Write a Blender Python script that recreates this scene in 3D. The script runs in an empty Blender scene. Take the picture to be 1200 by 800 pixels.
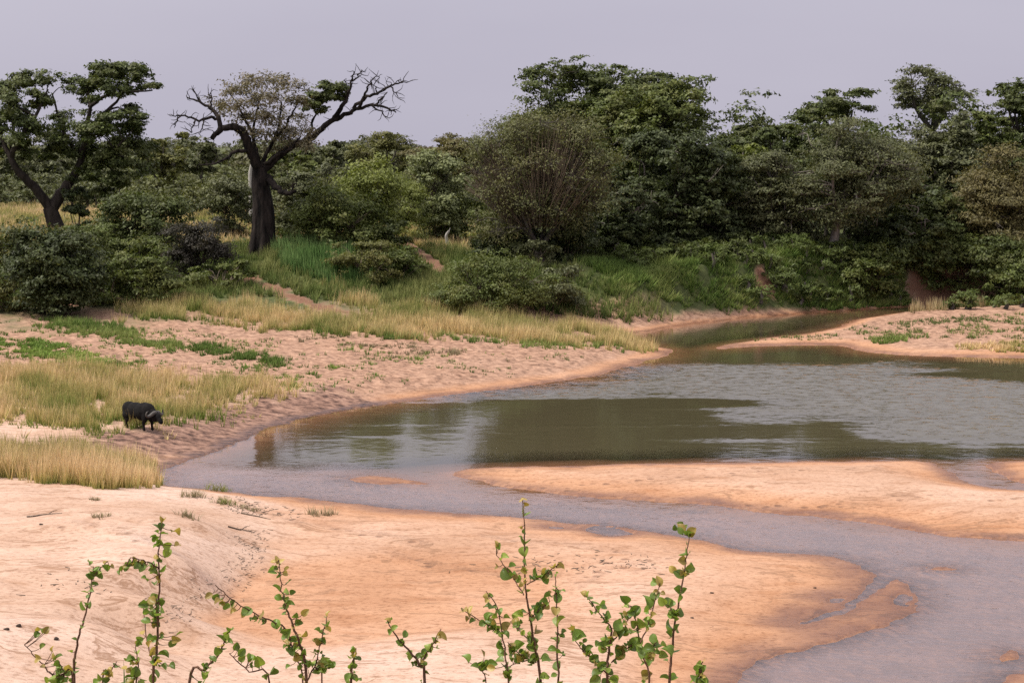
import bpy, math, random
import numpy as np
from mathutils import Vector, Matrix

# ------------------------------------------------------------------ camera, sky, sun, exposure
S = bpy.context.scene
COL = S.collection
CAM_Z, FPX = 15.0, 2400.0
PITCH = math.atan(235.0 / FPX)
cam_data = bpy.data.cameras.new('camera')
cam_data.sensor_width = 36.0
cam_data.lens = 36.0 * FPX / 1200.0
cam_data.clip_start, cam_data.clip_end = 0.1, 9000.0
cam = bpy.data.objects.new('camera', cam_data)
cam.location = (0, 0, CAM_Z)
cam.rotation_euler = (math.pi / 2 - PITCH, 0, 0)
COL.objects.link(cam)
S.camera = cam

SUN_EL, SUN_AZ = math.radians(57), math.radians(-98)      # azimuth from +Y (into the picture), negative = left
world = bpy.data.worlds.new('World')
S.world = world
world.use_nodes = True
wn, wl = world.node_tree.nodes, world.node_tree.links
bg = wn['Background']
bg.inputs['Strength'].default_value = 0.1
sky = wn.new('ShaderNodeTexSky')
sky.sky_type = 'NISHITA'
sky.sun_disc = False
sky.sun_elevation = SUN_EL
sky.sun_rotation = SUN_AZ
sky.dust_density = 5.0
wmix = wn.new('ShaderNodeMixRGB')
wmix.inputs['Fac'].default_value = 0.94
wtc = wn.new('ShaderNodeTexCoord')
wmap = wn.new('ShaderNodeMapping')
wmap.inputs['Scale'].default_value = (1.2, 1.2, 5.0)
wnoise = wn.new('ShaderNodeTexNoise')
wnoise.inputs['Scale'].default_value = 2.2
wnoise.inputs['Detail'].default_value = 4.0
wramp = wn.new('ShaderNodeValToRGB')
wramp.color_ramp.elements[0].position = 0.3
wramp.color_ramp.elements[0].color = (2.62, 2.50, 3.04, 1)
wramp.color_ramp.elements[1].position = 0.7
wramp.color_ramp.elements[1].color = (2.9, 2.77, 3.28, 1)
wl.new(wtc.outputs['Generated'], wmap.inputs['Vector'])
wl.new(wmap.outputs['Vector'], wnoise.inputs['Vector'])
wl.new(wnoise.outputs['Fac'], wramp.inputs['Fac'])
wl.new(sky.outputs['Color'], wmix.inputs['Color1'])
wl.new(wramp.outputs['Color'], wmix.inputs['Color2'])
wsep = wn.new('ShaderNodeSeparateXYZ')
wl.new(wtc.outputs['Generated'], wsep.inputs[0])
wz = wn.new('ShaderNodeMath')                              # an overcast sky is brighter overhead than at the horizon
wz.operation = 'MULTIPLY_ADD'
wz.use_clamp = False
wz.inputs[1].default_value = 1.0
wz.inputs[2].default_value = 0.97
wl.new(wsep.outputs['Z'], wz.inputs[0])
wmx = wn.new('ShaderNodeMath')
wmx.operation = 'MAXIMUM'
wmx.inputs[1].default_value = 0.9
wl.new(wz.outputs[0], wmx.inputs[0])
wmul = wn.new('ShaderNodeMixRGB')
wmul.blend_type = 'MULTIPLY'
wmul.inputs['Fac'].default_value = 1.0
wl.new(wmix.outputs['Color'], wmul.inputs['Color1'])
wl.new(wmx.outputs[0], wmul.inputs['Color2'])
wtint = wn.new('ShaderNodeMixRGB')                         # the lilac haze thins out overhead
wtint.blend_type = 'MULTIPLY'
wtint.inputs['Color2'].default_value = (1.03, 1.03, 0.92, 1)
wl.new(wsep.outputs['Z'], wtint.inputs['Fac'])
wl.new(wmul.outputs['Color'], wtint.inputs['Color1'])
wl.new(wtint.outputs['Color'], bg.inputs['Color'])

sun_data = bpy.data.lights.new('sun', 'SUN')
sun_data.energy = 2.3
sun_data.angle = math.radians(8)
sun_data.color = (1.0, 0.945, 0.86)
sun = bpy.data.objects.new('sun', sun_data)
sd = Vector((math.sin(SUN_AZ) * math.cos(SUN_EL), math.cos(SUN_AZ) * math.cos(SUN_EL), math.sin(SUN_EL)))
sun.rotation_euler = sd.to_track_quat('Z', 'Y').to_euler()
COL.objects.link(sun)
S.view_settings.view_transform = 'Standard'
S.view_settings.look = 'None'
S.view_settings.exposure = 0.95
S.view_settings.gamma = 1.0
S.view_settings.use_curve_mapping = False
S.render.engine = 'CYCLES'
S.cycles.max_bounces = 6
S.cycles.transparent_max_bounces = 8
S.cycles.use_denoising = False
S.cycles.sample_clamp_direct = 1.5

# ------------------------------------------------------------------ helpers
CP, SP = math.cos(PITCH), math.sin(PITCH)


def ray(px, py):
    u, v = (px - 600.0) / FPX, (400.0 - py) / FPX
    return u, CP + v * SP, v * CP - SP


def at(px, py, D):
    """world point whose distance into the scene (y) is D"""
    x, y, z = ray(px, py)
    return np.array((x / y * D, D, CAM_Z + z / y * D))


def on_level(px, py, z0=0.0):
    x, y, z = ray(px, py)
    k = (z0 - CAM_Z) / z
    return np.array((x * k, y * k, z0))


def vnoise(x, y, seed=0):
    xi, yi = np.floor(x).astype(np.int64), np.floor(y).astype(np.int64)
    fx, fy = x - xi, y - yi
    fx, fy = fx * fx * (3 - 2 * fx), fy * fy * (3 - 2 * fy)

    def h(a, b):
        n = (a * 374761393 + b * 668265263 + seed * 974634541) & 0xffffffff
        n = ((n ^ (n >> 13)) * 1274126177) & 0xffffffff
        return ((n ^ (n >> 16)) & 0xffff) / 65535.0
    a, b, c, d = h(xi, yi), h(xi + 1, yi), h(xi, yi + 1), h(xi + 1, yi + 1)
    return (a * (1 - fx) + b * fx) * (1 - fy) + (c * (1 - fx) + d * fx) * fy


def fbm(x, y, seed=0, octv=4):
    s, a, t = 0.0, 1.0, 0.0
    for o in range(octv):
        s = s + a * vnoise(x * 2 ** o + 17.3 * o, y * 2 ** o - 9.1 * o, seed + o)
        t += a
        a *= 0.5
    return s / t


def sstep(a, b, x):
    t = np.clip((x - a) / (b - a), 0, 1)
    return t * t * (3 - 2 * t)


def poly_inside(P, X, Y):
    c = np.zeros(X.shape, bool)
    n = len(P)
    for i in range(n):
        x1, y1 = P[i][0], P[i][1]
        x2, y2 = P[(i + 1) % n][0], P[(i + 1) % n][1]
        if y1 == y2:
            continue
        m = ((y1 > Y) != (y2 > Y)) & (X < (x2 - x1) * (Y - y1) / (y2 - y1) + x1)
        c ^= m
    return c


def seg_dist(P, X, Y, closed=True):
    d = np.full(X.shape, 1e9)
    n = len(P)
    for i in range(n if closed else n - 1):
        x1, y1 = P[i][0], P[i][1]
        x2, y2 = P[(i + 1) % n][0], P[(i + 1) % n][1]
        dx, dy = x2 - x1, y2 - y1
        t = np.clip(((X - x1) * dx + (Y - y1) * dy) / (dx * dx + dy * dy + 1e-12), 0, 1)
        d = np.minimum(d, (X - x1 - t * dx) ** 2 + (Y - y1 - t * dy) ** 2)
    return np.sqrt(d)


def chaikin(P, n=2):
    P = [np.array(p, float) for p in P]
    for _ in range(n):
        Q = []
        for i in range(len(P)):
            a, b = P[i], P[(i + 1) % len(P)]
            Q += [a * .75 + b * .25, a * .25 + b * .75]
        P = Q
    return P


def tag(o, label=None, cat=None, group=None, kind=None):
    if label:
        o['label'] = label
    if cat:
        o['category'] = cat
    if group:
        o['group'] = group
    if kind:
        o['kind'] = kind
    return o


def empty(name, loc, rz=0.0):
    o = bpy.data.objects.new(name, None)
    o.empty_display_size = 0.3
    o.location = loc
    o.rotation_euler = (0, 0, rz)
    COL.objects.link(o)
    return o


def mesh_np(name, V, F, mat, parent=None, smooth=False, attrs=None, link=True):
    """one mesh object from arrays; F is one (n,k) array or a list of such arrays"""
    V = np.asarray(V, np.float32)
    Fs = [np.asarray(f, np.int32) for f in (F if isinstance(F, list) else [F]) if len(f)]
    me = bpy.data.meshes.new(name)
    me.vertices.add(len(V))
    me.vertices.foreach_set('co', V.ravel())
    nl = sum(f.size for f in Fs)
    npoly = sum(len(f) for f in Fs)
    me.loops.add(nl)
    me.loops.foreach_set('vertex_index', np.concatenate([f.ravel() for f in Fs]))
    tot = np.concatenate([np.full(len(f), f.shape[1], np.int32) for f in Fs])
    st = np.concatenate([[0], np.cumsum(tot)[:-1]]).astype(np.int32)
    me.polygons.add(npoly)
    me.polygons.foreach_set('loop_start', st)
    me.polygons.foreach_set('loop_total', tot)
    if smooth:
        me.polygons.foreach_set('use_smooth', np.ones(npoly, bool))
    for k, a in (attrs or {}).items():
        a = np.asarray(a, np.float32)
        if a.ndim == 1:
            at_ = me.attributes.new(k, 'FLOAT', 'POINT')
            at_.data.foreach_set('value', a)
        else:
            at_ = me.attributes.new(k, 'FLOAT_VECTOR', 'POINT')
            at_.data.foreach_set('vector', a.ravel())
    me.update(calc_edges=True)
    if mat is not None:
        me.materials.append(mat)
    if not link:
        return me
    o = bpy.data.objects.new(name, me)
    COL.objects.link(o)
    o.parent = parent
    return o


def crom(P, n=4):
    """Catmull-Rom through points (m,k)"""
    P = np.asarray(P, float)
    if len(P) < 3:
        return np.array([P[0] + (P[-1] - P[0]) * t for t in np.linspace(0, 1, n + 1)])
    Q = np.vstack([2 * P[0] - P[1], P, 2 * P[-1] - P[-2]])
    out = []
    for i in range(1, len(Q) - 2):
        for t in np.arange(n) / n:
            a, b, c, d = Q[i - 1], Q[i], Q[i + 1], Q[i + 2]
            out.append(0.5 * (2 * b + (c - a) * t + (2 * a - 5 * b + 4 * c - d) * t * t + (3 * b - a - 3 * c + d) * t ** 3))
    out.append(P[-1])
    return np.array(out)


class Tubes:
    def __init__(self):
        self.V, self.F, self.n = [], [], 0
        self.T = []

    def add(self, P, R, k=6):
        P = np.asarray(P, float)
        R = np.asarray(R, float)
        m = len(P)
        if m < 2:
            return
        T = np.gradient(P, axis=0)
        T /= np.linalg.norm(T, axis=1)[:, None] + 1e-9
        up = np.array((0.31, 0.87, 0.38)) if abs(T[0][2]) > .8 else np.array((0, 0, 1.0))
        A = np.cross(T, up)
        A /= np.linalg.norm(A, axis=1)[:, None] + 1e-9
        B = np.cross(T, A)
        ang = np.arange(k) * 2 * math.pi / k
        ring = (A[:, None, :] * np.cos(ang)[None, :, None] + B[:, None, :] * np.sin(ang)[None, :, None]) * R[:, None, None] + P[:, None, :]
        self.V.append(ring.reshape(-1, 3))
        i = np.arange(m - 1)[:, None] * k
        j = np.arange(k)[None, :]
        j2 = (j + 1) % k
        q = np.stack([i + j, i + j2, i + k + j2, i + k + j], -1).reshape(-1, 4) + self.n
        self.F.append(q)
        self.n += m * k

    def build(self, name, mat, parent=None, smooth=True):
        return mesh_np(name, np.vstack(self.V), np.vstack(self.F), mat, parent, smooth)


# ------------------------------------------------------------------ materials
def new_mat(name):
    m = bpy.data.materials.new(name)
    m.use_nodes = True
    nt = m.node_tree
    return m, nt.nodes, nt.links, nt.nodes['Principled BSDF'], nt.nodes['Material Output']


def ramp(n, stops):
    r = n.new('ShaderNodeValToRGB')
    e = r.color_ramp.elements
    while len(e) < len(stops):
        e.new(0.5)
    for k, (p, c) in enumerate(stops):
        e[k].position = p
        e[k].color = (*c, 1) if len(c) == 3 else c
    return r


def mixc(n, l, fac, a, b, mode='MIX'):
    m = n.new('ShaderNodeMixRGB')
    m.blend_type = mode
    for sock, v in ((m.inputs['Fac'], fac), (m.inputs['Color1'], a), (m.inputs['Color2'], b)):
        if isinstance(v, bpy.types.NodeSocket):
            l.new(v, sock)
        elif isinstance(v, (int, float)):
            sock.default_value = v
        else:
            sock.default_value = (*v, 1)
    return m.outputs['Color']


def math_n(n, l, op, a, b=0.0, clamp=False):
    m = n.new('ShaderNodeMath')
    m.operation = op
    m.use_clamp = clamp
    for sock, v in ((m.inputs[0], a), (m.inputs[1], b)):
        if isinstance(v, bpy.types.NodeSocket):
            l.new(v, sock)
        else:
            sock.default_value = v
    return m.outputs[0]


def noise_n(n, l, scale, detail=3.0, vec=None, stretch=None, rough=0.55):
    t = n.new('ShaderNodeTexNoise')
    t.inputs['Scale'].default_value = scale
    t.inputs['Detail'].default_value = detail
    t.inputs['Roughness'].default_value = rough
    if vec is None:
        vec = n.new('ShaderNodeTexCoord').outputs['Object']
    if stretch:
        mp = n.new('ShaderNodeMapping')
        mp.inputs['Scale'].default_value = stretch
        l.new(vec, mp.inputs['Vector'])
        vec = mp.outputs['Vector']
    l.new(vec, t.inputs['Vector'])
    return t.outputs['Fac']


def attr_n(n, name):
    a = n.new('ShaderNodeAttribute')
    a.attribute_name = name
    return a


def leaf_mat(name, col, var=0.35, warm=(0.16, 0.13, 0.04), warm_amt=0.25, trans=0.22, clump_scale=0.45, rough=0.55):
    m, n, l, p, out = new_mat(name)
    geo = n.new('ShaderNodeNewGeometry')
    dark = tuple(c * (1 - var) for c in col)
    lite = tuple(c * (1 + var) for c in col)
    r = ramp(n, [(0.0, dark), (0.6, col), (1.0, lite)])
    l.new(geo.outputs['Random Per Island'], r.inputs['Fac'])
    nz = noise_n(n, l, clump_scale, 2.0)
    rw = ramp(n, [(0.45, (0, 0, 0)), (0.75, (1, 1, 1))])
    l.new(nz, rw.inputs['Fac'])
    f = math_n(n, l, 'MULTIPLY', rw.outputs['Color'], warm_amt)
    c = mixc(n, l, f, r.outputs['Color'], warm)
    l.new(c, p.inputs['Base Color'])
    p.inputs['Roughness'].default_value = rough
    p.inputs['Specular IOR Level'].default_value = 0.25
    tr = n.new('ShaderNodeBsdfTranslucent')
    tc = mixc(n, l, 1.0, c, (1.25, 1.3, 0.7), 'MULTIPLY')
    l.new(tc, tr.inputs['Color'])
    ms = n.new('ShaderNodeMixShader')
    ms.inputs['Fac'].default_value = trans
    l.new(p.outputs['BSDF'], ms.inputs[1])
    l.new(tr.outputs['BSDF'], ms.inputs[2])
    l.new(ms.outputs['Shader'], out.inputs['Surface'])
    return m


def bark_mat(name, a, b, scale=3.0, relief=.08):
    m, n, l, p, out = new_mat(name)
    nz = noise_n(n, l, scale, 5.0, stretch=(1, 1, 0.25))
    r = ramp(n, [(0.35, a), (0.7, b)])
    l.new(nz, r.inputs['Fac'])
    l.new(r.outputs['Color'], p.inputs['Base Color'])
    p.inputs['Roughness'].default_value = 0.9
    p.inputs['Specular IOR Level'].default_value = 0.15
    bp = n.new('ShaderNodeBump')
    bp.inputs['Strength'].default_value = 0.8
    bp.inputs['Distance'].default_value = relief
    l.new(nz, bp.inputs['Height'])
    l.new(bp.outputs['Normal'], p.inputs['Normal'])
    return m


def plain_mat(name, a, b, scale=8.0, rough=0.8, bump=0.02):
    m, n, l, p, out = new_mat(name)
    nz = noise_n(n, l, scale, 4.0)
    r = ramp(n, [(0.3, a), (0.7, b)])
    l.new(nz, r.inputs['Fac'])
    l.new(r.outputs['Color'], p.inputs['Base Color'])
    p.inputs['Roughness'].default_value = rough
    p.inputs['Specular IOR Level'].default_value = 0.2
    bp = n.new('ShaderNodeBump')
    bp.inputs['Strength'].default_value = 0.7
    bp.inputs['Distance'].default_value = bump
    l.new(nz, bp.inputs['Height'])
    l.new(bp.outputs['Normal'], p.inputs['Normal'])
    return m


def grass_mat(name, base, mid, tip, var=0.3):
    """blade colour runs from the leafy base to the seeding tip; r differs per tuft"""
    m, n, l, p, out = new_mat(name)
    t = attr_n(n, 't').outputs['Fac']
    rr = attr_n(n, 'r').outputs['Fac']
    r = ramp(n, [(0.0, base), (0.5, mid), (0.95, tip)])
    sh = math_n(n, l, 'SUBTRACT', rr, 0.5)
    sh = math_n(n, l, 'MULTIPLY', sh, 0.9)
    tt = math_n(n, l, 'ADD', t, sh, True)
    l.new(tt, r.inputs['Fac'])
    geo = n.new('ShaderNodeNewGeometry')
    k = math_n(n, l, 'MULTIPLY', geo.outputs['Random Per Island'], 2 * var)
    k = math_n(n, l, 'ADD', k, 1 - var)
    c = mixc(n, l, 1.0, r.outputs['Color'], k, 'MULTIPLY')
    l.new(c, p.inputs['Base Color'])
    p.inputs['Roughness'].default_value = 0.7
    p.inputs['Specular IOR Level'].default_value = 0.15
    tr = n.new('ShaderNodeBsdfTranslucent')
    l.new(c, tr.inputs['Color'])
    ms = n.new('ShaderNodeMixShader')
    ms.inputs['Fac'].default_value = 0.25
    l.new(p.outputs['BSDF'], ms.inputs[1])
    l.new(tr.outputs['BSDF'], ms.inputs[2])
    l.new(ms.outputs['Shader'], out.inputs['Surface'])
    return m


# ------------------------------------------------------------------ river outlines (surveyed on the water level z = 0)
OUTER = [(188, 556), (200, 546), (230, 535), (265, 522), (300, 508), (330, 497), (370, 488), (410, 480), (450, 474), (500, 466), (560, 459),
         (600, 454), (650, 447), (690, 441), (720, 434), (745, 426), (770, 420), (784, 414), (788, 410), (770, 405), (745, 400), (735, 396), (745, 391),
         (770, 386), (800, 381), (830, 377), (870, 372.5), (920, 369), (960, 366), (1000, 363.5), (1040, 360.5), (1080, 358), (1120, 356.5),
         (1200, 354.5), (1600, 348), (1600, 1000), (1000, 950), (880, 860), (853, 812), (857, 795), (870, 781), (900, 770), (960, 756), (1000, 746),
         (1050, 727), (1075, 711), (1079, 700), (1062, 688), (1037, 676), (1024, 688), (1008, 701), (985, 716), (940, 731), (920, 735), (945, 726), (985, 709), (1003, 695), (1010, 683),
         (1019, 672), (1006, 660), (980, 653), (910, 648), (870, 641), (833, 635), (800, 630), (760, 624), (735, 618), (700, 615), (660, 613),
         (600, 608), (540, 602), (470, 596), (400, 589), (330, 582), (260, 575), (205, 569), (188, 563)]
ISLES = [
    [(527, 554), (545, 550), (600, 547), (700, 544.5), (800, 543), (900, 542), (1000, 541), (1098, 541), (1105, 550), (1115, 558), (1130, 564), (1160, 571),
     (1200, 576), (1600, 590), (1600, 652), (1250, 637), (1200, 634), (1150, 631), (1120, 629), (1080, 622), (1030, 615), (1000, 610), (930, 603),
     (870, 598), (830, 592), (790, 588), (730, 584), (690, 582), (640, 577), (600, 571), (564, 565), (540, 559)],
    [(1163, 545), (1180, 541.5), (1220, 540.5), (1600, 538), (1600, 581), (1230, 573), (1200, 567), (1180, 561), (1167, 553)],
    [(836, 407.5), (850, 408), (880, 405.5), (920, 404), (975, 404), (1000, 408), (1015, 412.5), (1060, 416), (1120, 417.5), (1200, 420), (1600, 428),
     (1600, 351), (1200, 359), (1120, 362), (1060, 366), (1012, 372), (990, 381), (950, 391), (900, 396), (880, 399), (858, 403)],
    [(405, 561.5), (450, 556.5), (480, 562), (505, 567.5), (460, 567), (420, 565)],
    [(1163, 773), (1172, 763), (1180, 758), (1196, 768), (1180, 773)],
    [(1166, 804), (1172, 790), (1200, 785), (1250, 783), (1250, 830), (1180, 830)],
    [(1075, 667), (1100, 663), (1125, 666), (1095, 669)],
    [(680, 619), (700, 616.5), (725, 619), (735, 625), (715, 630), (692, 626)],
    [(640, 618), (655, 616.5), (668, 619), (655, 621)],
    [(1045, 698), (1060, 694), (1068, 700), (1060, 711), (1050, 705)],
    [(966, 704), (980, 699), (986, 703), (975, 707)],
]
LOOPS = [chaikin([on_level(px, py)[:2] for px, py in L], 2) for L in [OUTER] + ISLES]

# land heights: (px, py, height above the water)
CTRL = [(0, 800, 1.7), (100, 800, 1.35), (0, 700, 1.75), (100, 690, 1.8), (100, 640, 1.75), (200, 625, 1.65), (240, 612, 1.45), (0, 610, 1.5), (100, 585, 1.25), (180, 577, .85),
        (222, 655, 1.62), (180, 697, 1.6), (130, 732, 1.55), (295, 640, .5), (282, 665, .48), (255, 692, .5), (205, 722, .55), (150, 762, .65), (300, 600, .45), (250, 585, .8), (330, 650, .42),
        (400, 640, .4), (500, 640, .35), (500, 750, .5), (700, 690, .32), (900, 690, .25), (600, 800, .6), (400, 800, .65), (300, 780, .6), (800, 780, .3), (980, 670, .16), (250, 800, .75),
        (700, 565, .32), (900, 570, .4), (1100, 590, .4), (1400, 600, .4), (1400, 555, .4), (100, 540, .8), (0, 545, 1.0), (180, 530, .5), (0, 500, .95), (150, 500, .85), (260, 490, .55), (0, 450, 1.3),
        (150, 450, 1.15), (0, 400, 1.8), (150, 420, 1.4), (300, 440, 1.05), (450, 440, .8), (600, 425, .7), (700, 415, .6), (-150, 450, 1.5), (-150, 360, 2.8),
        (0, 365, 2.4), (150, 372, 2.1), (300, 370, 1.95), (450, 385, 1.5), (600, 390, 1.1), (720, 388, .6), (150, 335, 3.4), (0, 335, 3.6), (230, 330, 3.4), (310, 300, 5.4),
        (60, 300, 5.3), (450, 330, 3.6), (560, 345, 2.8), (640, 352, 2.2), (700, 360, 1.6), (65, 268, 6.9), (-100, 270, 6.9), (170, 275, 6.5), (480, 275, 5.9), (600, 300, 5.0),
        (400, 270, 6.2), (0, 240, 7.3), (250, 240, 7.2), (470, 235, 7.2), (560, 240, 7.2), (-150, 235, 7.4), (690, 318, 4.3), (1100, 385, .45), (1300, 385, .5)]
CW = [on_level(*c) for c in CTRL]
for px in range(740, 1700, 80):
    CW.append(on_level(px, 312, 4.3))
    a = at(px, 300, 196)
    CW.append(np.array((a[0], 197.0, 5.3)))
for x, y, z in [(-120, 300, 7.9), (0, 300, 7.9), (120, 300, 7.4), (-120, 420, 8.3), (0, 420, 8.3), (140, 420, 8.0), (60, 240, 6.6), (120, 240, 6.4)]:
    CW.append(np.array((x, y, z), float))
CW = np.array(CW)


def tps_fit(P):
    n = len(P)
    d = np.linalg.norm(P[:, None, :2] - P[None, :, :2], axis=2) / 50
    K = np.where(d > 0, d * d * np.log(d + 1e-9), 0) + np.eye(n) * 1e-4
    Q = np.hstack([np.ones((n, 1)), P[:, :2] / 50])
    A = np.block([[K, Q], [Q.T, np.zeros((3, 3))]])
    return np.linalg.solve(A, np.concatenate([P[:, 2], np.zeros(3)]))


TPS = tps_fit(CW)


def tps_eval(X, Y):
    r = TPS[-3] + TPS[-2] * X / 50 + TPS[-1] * Y / 50
    for i in range(len(CW)):
        d2 = ((X - CW[i, 0]) ** 2 + (Y - CW[i, 1]) ** 2) / 2500
        r = r + TPS[i] * d2 * np.log(np.sqrt(d2) + 1e-9)
    return r


# ------------------------------------------------------------------ terrain grid
ys = np.concatenate([np.linspace(-14, 46, 50)[:-1], np.linspace(46, 120, 250)[:-1], np.linspace(120, 215, 190)[:-1], np.geomspace(215, 4000, 70)])
sc_ = np.concatenate([np.linspace(-.75, -.25, 40)[:-1], np.linspace(-.25, .25, 300), np.linspace(.25, .75, 40)[1:]])
SG, YG = np.meshgrid(sc_, ys)
XG = SG * (YG + 30.0)
shape = XG.shape
jx = XG + (fbm(XG * .35, YG * .35, 5, 3) - .5) * 1.1 + (fbm(XG * 1.6, YG * 1.6, 8, 2) - .5) * .35
jy = YG + (fbm(XG * .35, YG * .35, 6, 3) - .5) * 1.1 + (fbm(XG * 1.6, YG * 1.6, 9, 2) - .5) * .35
WATER = np.zeros(shape, bool)
DIST = np.full(shape, 60.0)
sel = (YG > 36) & (YG < 230) & (np.abs(XG) < 110)
inside = np.zeros(sel.sum(), bool)
dist = np.full(sel.sum(), 60.0)
for L in LOOPS:
    inside ^= poly_inside(L, jx[sel], jy[sel])
    dist = np.minimum(dist, seg_dist(L, jx[sel], jy[sel]))
WATER[sel] = inside
DIST[sel] = dist
ZT = np.zeros(shape)
near = YG < 430
ZT[near] = tps_eval(XG[near], YG[near])
far = 8.6 + 2.0 * (fbm(XG / 160, YG / 160, 31, 3) - .5)
w = sstep(300, 420, YG)
ZT = ZT * (1 - w) + far * w
ZT = np.clip(ZT, 0.18, 14)
w = sstep(55, 110, np.abs(XG)) * (1 - sstep(220, 300, YG))           # tame the spline beyond the surveyed strip
ZT = ZT * (1 - w) + np.clip(ZT, .3, 8) * w
on_isle = np.zeros(shape, bool)
for L in LOOPS[1:8]:
    on_isle[sel] |= poly_inside(L, jx[sel], jy[sel])
ZT = np.where(on_isle, np.clip(ZT, .3, .5), ZT)
rise = sstep(0, 1, DIST / 4.2)
Z_land = ZT * rise * .93 + np.minimum(.055, DIST * .22) + .012
rough_amt = sstep(.5, 1.6, Z_land) * .22 + .03
Z_land += (fbm(XG * .5, YG * .5, 3, 4) - .5) * rough_amt * rise
# trampled, hoof-pocked bank on the left and the far island
tramp = sstep(112, 122, YG) * (1 - sstep(172, 184, YG)) * sstep(.12, .4, Z_land)
Z_land += (fbm(XG * 2.2, YG * 1.4, 13, 3) - .5) * .30 * tramp
# low terraces on the near sand
Z_land += (np.abs(fbm(XG * .25 + 3, YG * .5, 41, 3) - .5)) * -.10 * (1 - tramp) * rise
shallow = 1 - sstep(88, 100, YG)
Z_land += (fbm(XG * .45, YG * .45, 14, 3) - .5) * 1.3 * sstep(1.2, 3.0, Z_land) * sstep(5, 12, XG) * sstep(158, 168, YG) * (1 - sstep(200, 215, YG))
Z_water = -np.minimum(1.2, DIST * .10 + .02) * (1 - shallow) - np.minimum(.17, DIST * .10 + .035) * shallow
ZG = np.where(WATER, Z_water, Z_land)
# the high bluff the viewer stands on
bl = np.interp(YG + (fbm(XG * .3, YG * .3, 51, 3) - .5) * 1.2, [-20, 5.9, 8, 14, 24, 36, 44], [13.4, 13.2, 12.2, 8.6, 3.9, 1.2, .2]) + (fbm(XG * .9, YG * .9, 52, 3) - .5) * .12
ZG = np.maximum(ZG, np.where(YG < 44, bl, -5))
ZG = np.where(YG > 900, ZG - (YG - 900) * .002, ZG)
NY, NX = shape


def ground(x, y):
    x, y = np.asarray(x, float), np.asarray(y, float)
    fi = np.interp(y, ys, np.arange(NY))
    fj = np.interp(x / (y + 30.0), sc_, np.arange(NX))
    i, j = np.clip(fi.astype(int), 0, NY - 2), np.clip(fj.astype(int), 0, NX - 2)
    a, b = fi - i, fj - j
    return (ZG[i, j] * (1 - b) + ZG[i, j + 1] * b) * (1 - a) + (ZG[i + 1, j] * (1 - b) + ZG[i + 1, j + 1] * b) * a


def hit(px, py, y0=46.0, y1=900.0):
    """where the line of sight through a picture point first meets the ground"""
    x, y, z = ray(px, py)
    Y = np.concatenate([np.arange(y0, 230, .15), np.arange(230, y1, 1.0)])
    X, Zr = x / y * Y, CAM_Z + z / y * Y
    under = np.nonzero(ground(X, Y) >= Zr)[0]
    k = under[0] if len(under) else len(Y) - 1
    return np.array((X[k], Y[k], float(ground(X[k], Y[k]))))


def stand(px, D):
    x = (px - 600.0) / FPX * D / (CP)          # close enough for choosing a spot
    return np.array((x, D, float(ground(x, D))))


def wpoly(P):
    return [hit(px, py) for px, py in P]


# colour zones stored on the terrain
PATHS = [wpoly([(262, 316), (285, 326), (305, 334), (330, 342), (352, 352), (400, 366)]), wpoly([(470, 282), (486, 292), (505, 306), (516, 318)])]
SCARS = [wpoly([(890, 320), (897, 330), (896, 337)]), wpoly([(1080, 347), (1095, 340), (1110, 345), (1130, 342), (1148, 348)]), wpoly([(70, 352), (85, 356)])]
VEG = sstep(1.75, 2.5, ZG + (fbm(XG * .5, YG * .3, 61, 3) - .5) * .9) * (YG > 110)
VEG = np.maximum(VEG, (YG < 40) * .6)
RB = sstep(6, 14, XG) * sstep(160, 168, YG) * ~on_isle
VEG = np.maximum(VEG, RB * sstep(.12 + .4 * (1 - sstep(18, 26, XG)), .4 + .6 * (1 - sstep(18, 26, XG)), ZG + (fbm(XG * .8, YG * .8, 62, 3) - .5) * .5))
BARE = np.zeros(shape)
for P, wd in [(p, .7) for p in PATHS] + [(SCARS[0], .6), (SCARS[1], 1.7), (SCARS[2], .8)]:
    d = seg_dist(P, XG, YG, False) + (fbm(XG * 1.3, YG * 1.3, 71, 3) - .5) * 1.6
    BARE = np.maximum(BARE, 1 - sstep(wd * .6, wd * 1.2, d))
VEG *= 1 - BARE
MUD = tramp * (1 - VEG)
nb = seg_dist(wpoly([(60, 528), (150, 525), (215, 520), (270, 500), (330, 485), (400, 470)]), XG, YG, False)
MUD = np.maximum(MUD * .7, (1 - sstep(1.0, 5.5, nb + (fbm(XG * .7, YG * .7, 81, 3) - .5) * 4)) * (ZG > 0))
WET = 1 - sstep(.045, .15, ZG + (fbm(XG * .6, YG * .6, 91, 3) - .5) * .07)
WET = np.where(ZG < 0, .45, np.maximum(WET, 1 - sstep(.1, .45, DIST + (fbm(XG * 2.2, YG * 2.2, 97, 2) - .5) * .5)))
zone = np.stack([WET, VEG, MUD], -1).reshape(-1, 3)
TRACKS = [[(455, 650), (560, 668), (660, 672), (720, 660), (790, 648)], [(640, 690), (690, 672), (750, 664)], [(600, 566), (760, 562), (880, 555), (1010, 548)], [(840, 583), (960, 588), (1100, 584), (1200, 590)],
          [(330, 612), (400, 622), (480, 640)], [(60, 660), (120, 668), (190, 690)], [(560, 630), (640, 640), (760, 652)]]
TRACK = np.zeros(shape)
for P in TRACKS:
    TRACK = np.maximum(TRACK, 1 - sstep(.15, .8, seg_dist(crom([on_level(a, b, .35)[:2] for a, b in P], 4), XG, YG, False) + (fbm(XG * .9, YG * .9, 95, 2) - .5) * .9))
MOIST = np.maximum(1 - sstep(.12, .62, ZG), tramp * .8) * (1 - VEG)

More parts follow.
